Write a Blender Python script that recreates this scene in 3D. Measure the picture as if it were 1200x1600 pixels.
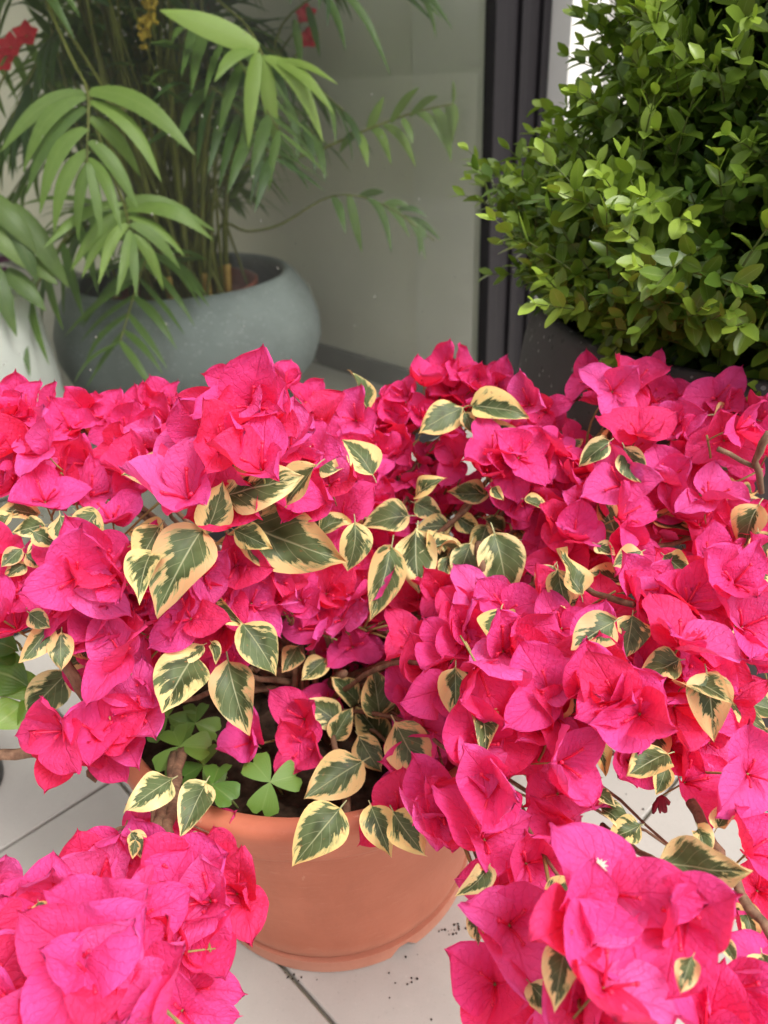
import bpy, math, random
import numpy as np
from mathutils import Vector, Matrix

for o in list(bpy.data.objects):
    bpy.data.objects.remove(o)
random.seed(11)
rng = np.random.default_rng(5)
scene = bpy.context.scene
C = scene.collection

# ------------------------------------------------------------------ camera
CAM_H = 0.9
PITCH, ROLL = math.radians(29.7), math.radians(-2.44)
FPX = 1202.0                                    # focal length in photo pixels (1200 x 1600)
_R0, _U0 = Vector((1, 0, 0)), Vector((0, math.sin(PITCH), math.cos(PITCH)))
CF = Vector((0, math.cos(PITCH), -math.sin(PITCH)))
CR = math.cos(ROLL) * _R0 + math.sin(ROLL) * _U0
CU = math.cos(ROLL) * _U0 - math.sin(ROLL) * _R0
CAM = Vector((0, 0, CAM_H))
cd = bpy.data.cameras.new('camera')
cam = bpy.data.objects.new('camera', cd)
C.objects.link(cam)
m = Matrix((CR, CU, -CF)).transposed().to_4x4()
m.translation = CAM
cam.matrix_world = m
cd.sensor_fit = 'VERTICAL'
cd.sensor_height = 36.0
cd.sensor_width = 27.0
cd.lens = 36.0 * FPX / 1600.0
cd.clip_start = 0.02
cd.clip_end = 600
cd.dof.use_dof = True
cd.dof.focus_distance = 0.60
cd.dof.aperture_fstop = 6.7
scene.camera = cam

# ------------------------------------------------------------------ sky, sun, exposure
SUN_AZ, SUN_EL = math.radians(128), math.radians(56)      # azimuth clockwise from +Y
w = bpy.data.worlds.new('World')
scene.world = w
w.use_nodes = True
nt = w.node_tree
sky = nt.nodes.new('ShaderNodeTexSky')
sky.sky_type = 'NISHITA'
sky.sun_disc = False
sky.sun_elevation = SUN_EL
sky.sun_rotation = SUN_AZ
sky.dust_density = 6.0
sky.air_density = 1.0
sky.ozone_density = 1.0
hs = nt.nodes.new('ShaderNodeHueSaturation')
hs.inputs['Saturation'].default_value = 0.22           # overcast: the blue is greyed out
bg = nt.nodes['Background']
nt.links.new(sky.outputs[0], hs.inputs['Color'])
nt.links.new(hs.outputs[0], bg.inputs['Color'])
bg.inputs['Strength'].default_value = 0.12
sl = bpy.data.lights.new('sun', 'SUN')
sl.energy = 1.5
sl.angle = math.radians(22)
sl.color = (1.0, 0.96, 0.90)
sun = bpy.data.objects.new('sun', sl)
C.objects.link(sun)
sd = Vector((math.sin(SUN_AZ) * math.cos(SUN_EL), math.cos(SUN_AZ) * math.cos(SUN_EL), math.sin(SUN_EL)))
sun.rotation_euler = sd.to_track_quat('Z', 'Y').to_euler()
sun.location = sd * 8
vs = scene.view_settings
vs.view_transform = 'Standard'
vs.look = 'None'
vs.gamma = 1.0
vs.use_curve_mapping = False
vs.exposure = 0.63
scene.render.engine = 'CYCLES'
scene.cycles.max_bounces = 6
scene.cycles.diffuse_bounces = 3
scene.cycles.glossy_bounces = 3
scene.cycles.transparent_max_bounces = 10
scene.cycles.transmission_bounces = 4


# ------------------------------------------------------------------ helpers
def ray(px, py):
    return (CF * FPX + CR * (px - 600) - CU * (py - 800)).normalized()


def P(px, py, r):
    """a point seen at photo pixel (px, py), r metres along the view ray"""
    return CAM + ray(px, py) * r


def project(p):
    d = Vector(p) - CAM
    z = d.dot(CF)
    return 600 + FPX * d.dot(CR) / z, 800 - FPX * d.dot(CU) / z, d.length


def mesh(name, V, F, mats=(), uv=None, fm=None, smooth=True, col=None):
    me = bpy.data.meshes.new(name)
    me.from_pydata([tuple(map(float, v)) for v in V], [], [tuple(int(i) for i in f) for f in F])
    for m_ in mats:
        me.materials.append(m_)
    if fm is not None:
        me.polygons.foreach_set('material_index', list(fm))
    if smooth:
        me.polygons.foreach_set('use_smooth', [True] * len(me.polygons))
    if uv is not None:
        l = me.uv_layers.new(name='UVMap')
        vi = np.empty(len(me.loops), dtype=np.int32)
        me.loops.foreach_get('vertex_index', vi)
        l.data.foreach_set('uv', np.asarray(uv, dtype=np.float32)[vi].ravel())
    if col is not None:
        a = me.attributes.new('tint', 'FLOAT', 'POINT')
        a.data.foreach_set('value', np.asarray(col, dtype=np.float32))
    me.update()
    return me


def link(name, data, parent=None, mw=None):
    o = bpy.data.objects.new(name, data)
    C.objects.link(o)
    if parent is not None:
        o.parent = parent
        o.matrix_parent_inverse = Matrix.Identity(4)
        if mw is not None:
            o.matrix_basis = world(parent).inverted() @ mw
        else:
            o.matrix_basis = world(parent).inverted()
    elif mw is not None:
        o.matrix_basis = mw
    WM[o.name] = (world(parent) @ o.matrix_basis) if parent is not None else o.matrix_basis.copy()
    return o


WM = {}


def world(o):
    return WM[o.name]


def thing(name, label, cat, loc=(0, 0, 0), group=None):
    o = link(name, None, None, Matrix.Translation(Vector(loc)))
    o.empty_display_size = 0.05
    tag(o, label, cat, group)
    return o


def tag(o, label=None, cat=None, group=None, kind=None):
    for k, v in (('label', label), ('category', cat), ('group', group), ('kind', kind)):
        if v:
            o[k] = v
    return o


class MB:
    """collects geometry for one mesh"""
    def __init__(s):
        s.V, s.F, s.M, s.UV, s.T = [], [], [], [], []

    def add(s, V, F, mi=0, uv=None, t=0.0):
        n = len(s.V)
        s.V += [tuple(v) for v in V]
        s.F += [tuple(i + n for i in f) for f in F]
        s.M += [mi] * len(F)
        s.UV += list(uv) if uv is not None else [(0, 0)] * len(V)
        s.T += [t] * len(V) if np.isscalar(t) else list(t)

    def tube(s, pts, rad, n=7, mi=0, cap=True, t=0.0):
        pts = [Vector(p) for p in pts]
        if np.isscalar(rad):
            rad = [rad] * len(pts)
        V, F = [], []
        d0 = (pts[1] - pts[0]).normalized()
        a = d0.orthogonal().normalized()
        for i, p in enumerate(pts):
            d = (pts[min(i + 1, len(pts) - 1)] - pts[max(i - 1, 0)]).normalized()
            a = (a - d * a.dot(d)).normalized()
            b = d.cross(a)
            for k in range(n):
                th = 2 * math.pi * k / n
                V.append(p + (a * math.cos(th) + b * math.sin(th)) * rad[i])
        for i in range(len(pts) - 1):
            for k in range(n):
                k2 = (k + 1) % n
                F.append((i * n + k, i * n + k2, (i + 1) * n + k2, (i + 1) * n + k))
        if cap:
            F.append(tuple(range(n))[::-1])
            F.append(tuple(range((len(pts) - 1) * n, len(pts) * n)))
        s.add(V, F, mi, t=t)

    def box(s, o, ax, ay, az, mi=0):
        """box from corner o along three edge vectors"""
        o, ax, ay, az = map(Vector, (o, ax, ay, az))
        V = [o, o + ax, o + ax + ay, o + ay, o + az, o + ax + az, o + ax + ay + az, o + ay + az]
        F = [(0, 3, 2, 1), (4, 5, 6, 7), (0, 1, 5, 4), (1, 2, 6, 5), (2, 3, 7, 6), (3, 0, 4, 7)]
        if ax.cross(ay).dot(az) < 0:
            F = [f[::-1] for f in F]
        s.add(V, F, mi)

    def lathe(s, prof, c=(0, 0, 0), n=64, mi=0, jit=None):
        c = Vector(c)
        V, F = [], []
        for i, (r, z) in enumerate(prof):
            for k in range(n):
                th = 2 * math.pi * k / n
                rr = r * (1 + (jit(th, z) if jit else 0))
                V.append(c + Vector((rr * math.cos(th), rr * math.sin(th), z)))
        for i in range(len(prof) - 1):
            for k in range(n):
                k2 = (k + 1) % n
                F.append((i * n + k, i * n + k2, (i + 1) * n + k2, (i + 1) * n + k))
        s.add(V, F, mi)

    def blob(s, c, r, mi=0, seg=6, rings=4, sc=(1, 1, 1), t=0.0):
        V = [(0, 0, -1)]
        for i in range(1, rings):
            ph = -math.pi / 2 + math.pi * i / rings
            for k in range(seg):
                th = 2 * math.pi * k / seg
                V.append((math.cos(ph) * math.cos(th), math.cos(ph) * math.sin(th), math.sin(ph)))
        V.append((0, 0, 1))
        F = [(0, 1 + (k + 1) % seg, 1 + k) for k in range(seg)]
        for i in range(rings - 2):
            for k in range(seg):
                a, b = 1 + i * seg + k, 1 + i * seg + (k + 1) % seg
                F.append((a, b, b + seg, a + seg))
        L = len(V) - 1
        F += [(L, L - seg + k, L - seg + (k + 1) % seg) for k in range(seg)]
        s.add([(c[0] + v[0] * r * sc[0], c[1] + v[1] * r * sc[1], c[2] + v[2] * r * sc[2]) for v in V], F, mi, t=t)

    def mesh(s, name, mats, smooth=True, uv=False, col=False):
        return mesh(name, s.V, s.F, mats, s.UV if uv else None, s.M, smooth, s.T if col else None)


def bez(p0, p1, p2, n=10):
    p0, p1, p2 = Vector(p0), Vector(p1), Vector(p2)
    return [p0 * (1 - t) ** 2 + p1 * 2 * t * (1 - t) + p2 * t * t for t in [i / (n - 1) for i in range(n)]]


def smooth_noise(seed):
    r = np.random.default_rng(seed)
    fr = r.normal(0, 1, (6, 2)) * np.array([[3], [4], [6], [8], [11], [14]])
    ph = r.uniform(0, 6.28, 6)
    am = np.array([1, .8, .55, .4, .28, .2])

    def f(u, v):
        return float(np.sum(am * np.sin(fr[:, 0] * u + fr[:, 1] * v + ph))) / 2.0
    return f


# ------------------------------------------------------------------ materials
def srgb(r, g, b):
    def c(x):
        x /= 255
        return x / 12.92 if x <= .04045 else ((x + .055) / 1.055) ** 2.4
    return (c(r), c(g), c(b), 1)


class NT:
    def __init__(s, name):
        s.m = bpy.data.materials.new(name)
        s.m.use_nodes = True
        s.t = s.m.node_tree
        s.b = s.t.nodes['Principled BSDF']
        s.out = s.t.nodes['Material Output']

    def n(s, typ, **kw):
        nd = s.t.nodes.new('ShaderNode' + typ)
        for k, v in kw.items():
            setattr(nd, k, v)
        return nd

    def l(s, a, b):
        s.t.links.new(a, b)

    def setin(s, sock, v):
        if hasattr(v, 'is_output') or isinstance(v, bpy.types.NodeSocket):
            s.l(v, sock)
        else:
            sock.default_value = v

    def math(s, op, a, b=0.0, c=0.0, clamp=False):
        nd = s.n('Math', operation=op, use_clamp=clamp)
        for i, v in enumerate((a, b, c)):
            s.setin(nd.inputs[i], v)
        return nd.outputs[0]

    def mix(s, f, a, b, blend='MIX'):
        nd = s.n('Mix', data_type='RGBA', blend_type=blend)
        s.setin(nd.inputs[0], f)
        s.setin(nd.inputs[6], a)
        s.setin(nd.inputs[7], b)
        return nd.outputs[2]

    def ramp(s, f, stops):
        nd = s.n('ValToRGB')
        e = nd.color_ramp.elements
        while len(e) < len(stops):
            e.new(0.5)
        for i, (p, c) in enumerate(stops):
            e[i].position = p
            e[i].color = c if len(c) == 4 else (*c, 1)
        s.l(f, nd.inputs[0])
        return nd.outputs[0]

    def noise(s, scale, vec=None, detail=4, rough=.55, w=None):
        nd = s.n('TexNoise')
        if w is not None:
            nd.noise_dimensions = '4D'
            s.setin(nd.inputs['W'], w)
        nd.inputs['Scale'].default_value = scale
        nd.inputs['Detail'].default_value = detail
        nd.inputs['Roughness'].default_value = rough
        if vec is not None:
            s.l(vec, nd.inputs['Vector'])
        return nd.outputs['Fac']

    def obj(s):
        return s.n('TexCoord').outputs['Object']

    def bump(s, h, strength=.3, dist=.002, to=None):
        nd = s.n('Bump')
        nd.inputs['Strength'].default_value = strength
        nd.inputs['Distance'].default_value = dist
        s.l(h, nd.inputs['Height'])
        s.l(nd.outputs[0], (to or s.b).inputs['Normal'])
        return nd.outputs[0]

    def set(s, **kw):
        for k, v in kw.items():
            s.setin(s.b.inputs[k.replace('_', ' ')], v)

    def vecmul(s, v, xyz):
        nd = s.n('VectorMath', operation='MULTIPLY')
        s.l(v, nd.inputs[0])
        nd.inputs[1].default_value = xyz
        return nd.outputs[0]

    def translucent(s, col, fac, normal=None):
        tr = s.n('BsdfTranslucent')
        s.setin(tr.inputs['Color'], col)
        if normal is not None:
            s.l(normal, tr.inputs['Normal'])
        mx = s.n('MixShader')
        mx.inputs[0].default_value = fac
        s.l(s.b.outputs[0], mx.inputs[1])
        s.l(tr.outputs[0], mx.inputs[2])
        s.l(mx.outputs[0], s.out.inputs['Surface'])


def uvxy(s):
    sp = s.n('SeparateXYZ')
    s.l(s.n('TexCoord').outputs['UV'], sp.inputs[0])
    return sp.outputs[0], sp.outputs[1]


def mat_bract():
    s = NT('pink_bract')
    u, v = uvxy(s)
    rnd = s.n('ObjectInfo').outputs['Random']
    off = s.math('ABSOLUTE', s.math('SUBTRACT', u, .5))
    # side veins run up and out from the midrib
    ph = s.math('SUBTRACT', s.math('MULTIPLY', v, 7.0), s.math('MULTIPLY', off, 7.5))
    vec = s.n('CombineXYZ')
    s.l(u, vec.inputs[0]); s.l(v, vec.inputs[1]); s.setin(vec.inputs[2], s.math('MULTIPLY', rnd, 40.0))
    n1 = s.noise(5.0, vec.outputs[0], 3, .55)
    n2 = s.noise(17.0, vec.outputs[0], 3, .6)
    ph = s.math('ADD', ph, s.math('MULTIPLY', n1, 1.6))
    tri = s.math('ABSOLUTE', s.math('SUBTRACT', s.math('FRACT', ph), .5))
    vein = s.math('SUBTRACT', 1.0, s.math('MULTIPLY', tri, 9.0), clamp=True)
    mid = s.math('SUBTRACT', 1.0, s.math('MULTIPLY', off, 38.0), clamp=True)
    vein = s.math('MAXIMUM', s.math('MULTIPLY', vein, .55), mid)
    c = s.ramp(rnd, [(0, srgb(252, 48, 90)), (.18, srgb(252, 54, 110)), (.34, srgb(252, 72, 154)), (.75, srgb(253, 90, 182)), (1, srgb(255, 120, 204))])
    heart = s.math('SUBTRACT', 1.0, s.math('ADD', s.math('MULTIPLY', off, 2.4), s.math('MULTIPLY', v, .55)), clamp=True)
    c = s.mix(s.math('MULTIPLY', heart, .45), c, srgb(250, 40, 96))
    c = s.mix(s.math('MULTIPLY', n1, .55), c, srgb(255, 104, 192))
    c = s.mix(s.math('MULTIPLY', vein, .10), c, srgb(218, 14, 92))
    rim = s.math('MAXIMUM', s.math('SUBTRACT', s.math('MULTIPLY', off, 14.0), 6.3), s.math('SUBTRACT', s.math('MULTIPLY', v, 18.0), 17.2), clamp=True)
    rim = s.math('MULTIPLY', rim, s.ramp(n2, [(.50, (0, 0, 0)), (.62, (1, 1, 1))]))
    c = s.mix(s.math('MULTIPLY', rim, .55), c, srgb(196, 40, 92))
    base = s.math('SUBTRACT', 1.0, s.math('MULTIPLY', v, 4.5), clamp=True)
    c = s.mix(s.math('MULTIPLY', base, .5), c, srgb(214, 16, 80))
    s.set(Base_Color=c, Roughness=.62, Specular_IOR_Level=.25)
    s.b.inputs['Sheen Weight'].default_value = .12
    s.b.inputs['Sheen Tint'].default_value = srgb(255, 120, 190)
    h = s.math('ADD', s.math('MULTIPLY', n2, .55), s.math('MULTIPLY', vein, -.36))
    h = s.math('ADD', h, s.math('MULTIPLY', n1, 1.0))
    nb = s.bump(h, .72, .0028)
    tc = s.mix(s.math('MULTIPLY', vein, .35), s.mix(rnd, srgb(255, 44, 54), srgb(255, 66, 112)), srgb(244, 30, 66))
    s.translucent(tc, .46, nb)
    return s.m


def mat_plain(name, col, rough=.6, var=.15, scale=30, bump=0.0, spec=.4):
    s = NT(name)
    n = s.noise(scale, s.obj(), 5, .6)
    dark = tuple(x * (1 - var) for x in col[:3]) + (1,)
    lite = tuple(min(1, x * (1 + var)) for x in col[:3]) + (1,)
    s.set(Base_Color=s.ramp(n, [(.3, dark), (.7, lite)]), Roughness=rough, Specular_IOR_Level=spec)
    if bump:
        s.bump(n, bump, .002)
    return s.m


def mat_varieg():
    """cream margin, torn olive-green centre"""
    s = NT('variegated_leaf')
    u, v = uvxy(s)
    rnd = s.n('ObjectInfo').outputs['Random']
    off = s.math('ABSOLUTE', s.math('SUBTRACT', u, .5))
    side = s.math('SIGN', s.math('SUBTRACT', u, .5))
    vec = s.n('CombineXYZ')
    # stretched along the side veins
    s.setin(vec.inputs[0], s.math('ADD', s.math('MULTIPLY', off, 2.0), s.math('MULTIPLY', side, 3.1)))
    s.setin(vec.inputs[1], s.math('SUBTRACT', s.math('MULTIPLY', v, 7.5), s.math('MULTIPLY', off, 6.0)))
    s.setin(vec.inputs[2], s.math('MULTIPLY', rnd, 57.0))
    nb = s.noise(1.05, vec.outputs[0], 5, .68)
    vec2 = s.n('CombineXYZ')
    s.l(u, vec2.inputs[0]); s.l(v, vec2.inputs[1]); s.setin(vec2.inputs[2], s.math('MULTIPLY', rnd, 91.0))
    nl = s.noise(2.2, vec2.outputs[0], 2, .5)
    nf = s.noise(26, vec2.outputs[0], 4, .6)
    env = s.math('MULTIPLY', s.math('SINE', s.math('MULTIPLY', s.math('POWER', v, .8), math.pi)), 1.0)
    edge = s.math('MULTIPLY', s.math('SUBTRACT', 1.0, s.math('MULTIPLY', off, 2.0)), s.math('POWER', env, .55))
    f = s.math('ADD', edge, s.math('MULTIPLY', s.math('SUBTRACT', nb, .5), 1.45))
    f = s.math('ADD', f, s.math('MULTIPLY', s.math('SUBTRACT', nl, .5), 1.7))
    thr = s.math('ADD', .30, s.math('MULTIPLY', s.math('FRACT', s.math('MULTIPLY', rnd, 7.31)), .17))
    mask = s.math('MULTIPLY', s.math('SUBTRACT', f, thr), 26.0, clamp=True)
    r2 = s.math('FRACT', s.math('MULTIPLY', rnd, 13.7))
    cream = s.ramp(r2, [(0, srgb(246, 232, 172)), (.45, srgb(243, 218, 142)), (.75, srgb(236, 196, 140)), (1, srgb(224, 172, 132))])
    cream = s.mix(s.math('MULTIPLY', nf, .4), cream, srgb(232, 190, 120))
    green = s.mix(s.ramp(nl, [(.40, (0, 0, 0)), (.60, (1, 1, 1))]), srgb(66, 78, 44), srgb(104, 122, 78))
    green = s.mix(s.math('MULTIPLY', nf, .45), green, srgb(56, 70, 36))
    mask2 = s.math('MULTIPLY', s.math('SUBTRACT', f, s.math('SUBTRACT', thr, s.math('MULTIPLY', nl, .22))), 26.0, clamp=True)
    c = s.mix(s.math('MULTIPLY', mask2, .7), cream, srgb(170, 176, 118))
    c = s.mix(mask, c, green)
    spot = s.ramp(s.noise(9.0, vec2.outputs[0], 3, .6), [(.66, (0, 0, 0)), (.72, (1, 1, 1))])
    c = s.mix(s.math('MULTIPLY', spot, .5), c, srgb(168, 116, 70))
    mid = s.math('SUBTRACT', 1.0, s.math('MULTIPLY', off, 46.0), clamp=True)
    ph = s.math('SUBTRACT', s.math('MULTIPLY', v, 6.0), s.math('MULTIPLY', off, 5.0))
    tri = s.math('ABSOLUTE', s.math('SUBTRACT', s.math('FRACT', ph), .5))
    vein = s.math('SUBTRACT', 1.0, s.math('MULTIPLY', tri, 16.0), clamp=True)
    vn = s.math('MAXIMUM', s.math('MULTIPLY', mid, .8), s.math('MULTIPLY', vein, .3))
    c = s.mix(vn, c, srgb(190, 196, 150))
    s.set(Base_Color=c, Roughness=.48, Specular_IOR_Level=.4)
    h = s.math('ADD', s.math('MULTIPLY', vn, -1.0), s.math('MULTIPLY', nl, 1.2))
    nrm = s.bump(h, .35, .0015)
    s.translucent(c, .22, nrm)
    return s.m


def mat_green(name, c0, c1, rough=.4, trans=.25, attr=None, tcol=None, vein=0.0, spec=.5):
    """leaf whose tint runs from c0 (old) to c1 (young)"""
    s = NT(name)
    if attr == 'OBJ':
        sp = s.n('SeparateColor')
        s.l(s.n('ObjectInfo').outputs['Color'], sp.inputs[0])
        t = sp.outputs[0]
    elif attr:
        t = s.n('Attribute', attribute_name=attr).outputs['Fac']
    else:
        t = s.n('ObjectInfo').outputs['Random']
    n = s.noise(60, s.obj(), 3, .6)
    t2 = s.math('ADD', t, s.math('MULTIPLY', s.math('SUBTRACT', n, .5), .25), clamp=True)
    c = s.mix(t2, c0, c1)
    if vein:
        u, v = uvxy(s)
        off = s.math('ABSOLUTE', s.math('SUBTRACT', u, .5))
        mid = s.math('SUBTRACT', 1.0, s.math('MULTIPLY', off, 26.0), clamp=True)
        c = s.mix(s.math('MULTIPLY', mid, vein), c, srgb(190, 205, 130))
        st = s.math('SINE', s.math('MULTIPLY', u, 70.0))
        s.bump(s.math('MULTIPLY', st, .5), .12, .001)
    s.set(Base_Color=c, Roughness=rough, Specular_IOR_Level=spec)
    s.translucent(s.mix(.5, c, tcol or srgb(150, 190, 40)), trans)
    return s.m


def mat_terracotta():
    s = NT('terracotta_plastic')
    o = s.obj()
    n = s.noise(9, o, 5, .6)
    nf = s.noise(160, o, 3, .6)
    sp = s.n('SeparateXYZ')
    s.l(o, sp.inputs[0])
    c = s.ramp(n, [(.25, srgb(182, 106, 80)), (.55, srgb(194, 116, 90)), (.8, srgb(202, 126, 100))])
    # pale scale line that water left near the foot and below the rim
    z = s.math('ADD', sp.outputs[2], s.math('MULTIPLY', s.math('SUBTRACT', n, .5), .03))
    low = s.math('SUBTRACT', 1.0, s.math('DIVIDE', z, .05), clamp=True)
    c = s.mix(s.math('MULTIPLY', low, .55), c, srgb(212, 160, 138))
    n3 = s.noise(26, s.vecmul(o, (1, 1, 4)), 5, .7)
    c = s.mix(s.math('MULTIPLY', s.ramp(n3, [(.60, (0, 0, 0)), (.75, (1, 1, 1))]), .35), c, srgb(218, 158, 132))
    band = s.math('SUBTRACT', 1.0, s.math('MULTIPLY', s.math('ABSOLUTE', s.math('SUBTRACT', z, .258)), 90.0), clamp=True)
    c = s.mix(s.math('MULTIPLY', band, .3), c, srgb(218, 150, 125))
    st = s.noise(7, s.vecmul(o, (1, 1, .25)), 6, .7)
    c = s.mix(s.math('MULTIPLY', s.ramp(st, [(.50, (0, 0, 0)), (.72, (1, 1, 1))]), .38), c, srgb(150, 84, 62))
    sc = s.noise(70, s.vecmul(o, (1, 1, .3)), 4, .75)
    c = s.mix(s.math('MULTIPLY', s.ramp(sc, [(.66, (0, 0, 0)), (.72, (1, 1, 1))]), .4), c, srgb(222, 176, 152))
    s.set(Base_Color=c, Roughness=.55, Specular_IOR_Level=.3)
    s.bump(s.math('ADD', nf, s.math('MULTIPLY', n3, 2.0)), .15, .002)
    return s.m


def mat_speckle(name, col, dot, scale=170, amount=.02, rough=.75, pits=True):
    """fibre-clay with pale grains and small pits"""
    s = NT(name)
    o = s.obj()
    v = s.n('TexVoronoi')
    v.inputs['Scale'].default_value = scale
    s.l(o, v.inputs['Vector'])
    pick = s.n('SeparateColor')
    s.l(v.outputs['Color'], pick.inputs[0])
    sel = s.math('GREATER_THAN', pick.outputs[0], .86)
    dmask = s.math('MULTIPLY', s.math('LESS_THAN', v.outputs['Distance'], .32), sel)
    sel2 = s.math('LESS_THAN', pick.outputs[1], .10)
    pmask = s.math('MULTIPLY', s.math('LESS_THAN', v.outputs['Distance'], .38), sel2)
    n = s.noise(6, o, 6, .65)
    nf = s.noise(90, o, 4, .6)
    c = s.ramp(n, [(.25, tuple(x * .8 for x in col[:3])), (.75, tuple(min(1, x * 1.2) for x in col[:3]))])
    c = s.mix(s.math('MULTIPLY', nf, .25), c, tuple(x * .6 for x in col[:3]) + (1,))
    c = s.mix(s.math('MULTIPLY', dmask, amount * 40), c, dot)
    if pits:
        c = s.mix(s.math('MULTIPLY', pmask, .6), c, tuple(x * .35 for x in col[:3]) + (1,))
    s.set(Base_Color=c, Roughness=rough, Specular_IOR_Level=.3)
    s.bump(s.math('SUBTRACT', nf, s.math('MULTIPLY', pmask, 3.0)), .3, .0015)
    return s.m


def mat_tile():
    s = NT('porcelain_tile')
    geo = s.n('NewGeometry').outputs['Position']
    rnd = s.n('ObjectInfo').outputs['Random']
    n = s.noise(2.2, geo, 6, .62, w=s.math('MULTIPLY', rnd, 30.0))
    nm = s.noise(16, geo, 5, .65)
    nf = s.noise(260, geo, 4, .75)
    c = s.ramp(n, [(.3, srgb(172, 167, 160)), (.7, srgb(198, 193, 186))])
    c = s.mix(s.math('MULTIPLY', s.ramp(nm, [(.52, (0, 0, 0)), (.78, (1, 1, 1))]), .35), c, srgb(164, 160, 154))
    c = s.mix(s.ramp(nf, [(.28, (.5, .5, .5)), (.40, (0, 0, 0))]), c, srgb(140, 136, 130))
    c = s.mix(s.ramp(nf, [(.62, (0, 0, 0)), (.75, (.4, .4, .4))]), c, srgb(226, 223, 218))
    s.set(Base_Color=c, Roughness=.62, Specular_IOR_Level=.35)
    s.bump(s.math('ADD', nf, nm), .12, .0012)
    return s.m


def mat_glass():
    s = NT('clear_glass')
    tr = s.n('BsdfTransparent')
    tr.inputs[0].default_value = (.95, .965, .955, 1)
    gl = s.n('BsdfGlossy')
    gl.inputs['Roughness'].default_value = .0
    fr = s.n('Fresnel')
    fr.inputs[0].default_value = 1.2
    # faint dusty film, heavier towards the bottom
    df = s.n('BsdfDiffuse')
    df.inputs[0].default_value = (.6, .6, .58, 1)
    mx = s.n('MixShader')
    s.l(fr.outputs[0], mx.inputs[0])
    s.l(tr.outputs[0], mx.inputs[1])
    s.l(gl.outputs[0], mx.inputs[2])
    n = s.noise(5, s.obj(), 5, .6)
    m2 = s.n('MixShader')
    s.l(s.math('MULTIPLY', n, .02), m2.inputs[0])
    s.l(mx.outputs[0], m2.inputs[1])
    s.l(df.outputs[0], m2.inputs[2])
    s.l(m2.outputs[0], s.out.inputs['Surface'])
    return s.m


def mat_drop():
    s = NT('dried_drop')
    s.set(Base_Color=srgb(215, 210, 200), Roughness=.12, Specular_IOR_Level=.8, Alpha=.28)
    return s.m


def mat_bark():
    s = NT('bark')
    o = s.obj()
    n = s.noise(120, s.vecmul(o, (1, 1, .4)), 5, .7)
    c = s.ramp(n, [(.3, srgb(92, 66, 50)), (.6, srgb(140, 108, 84)), (.8, srgb(176, 146, 116))])
    s.set(Base_Color=c, Roughness=.8)
    s.bump(n, .6, .002)
    return s.m


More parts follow.
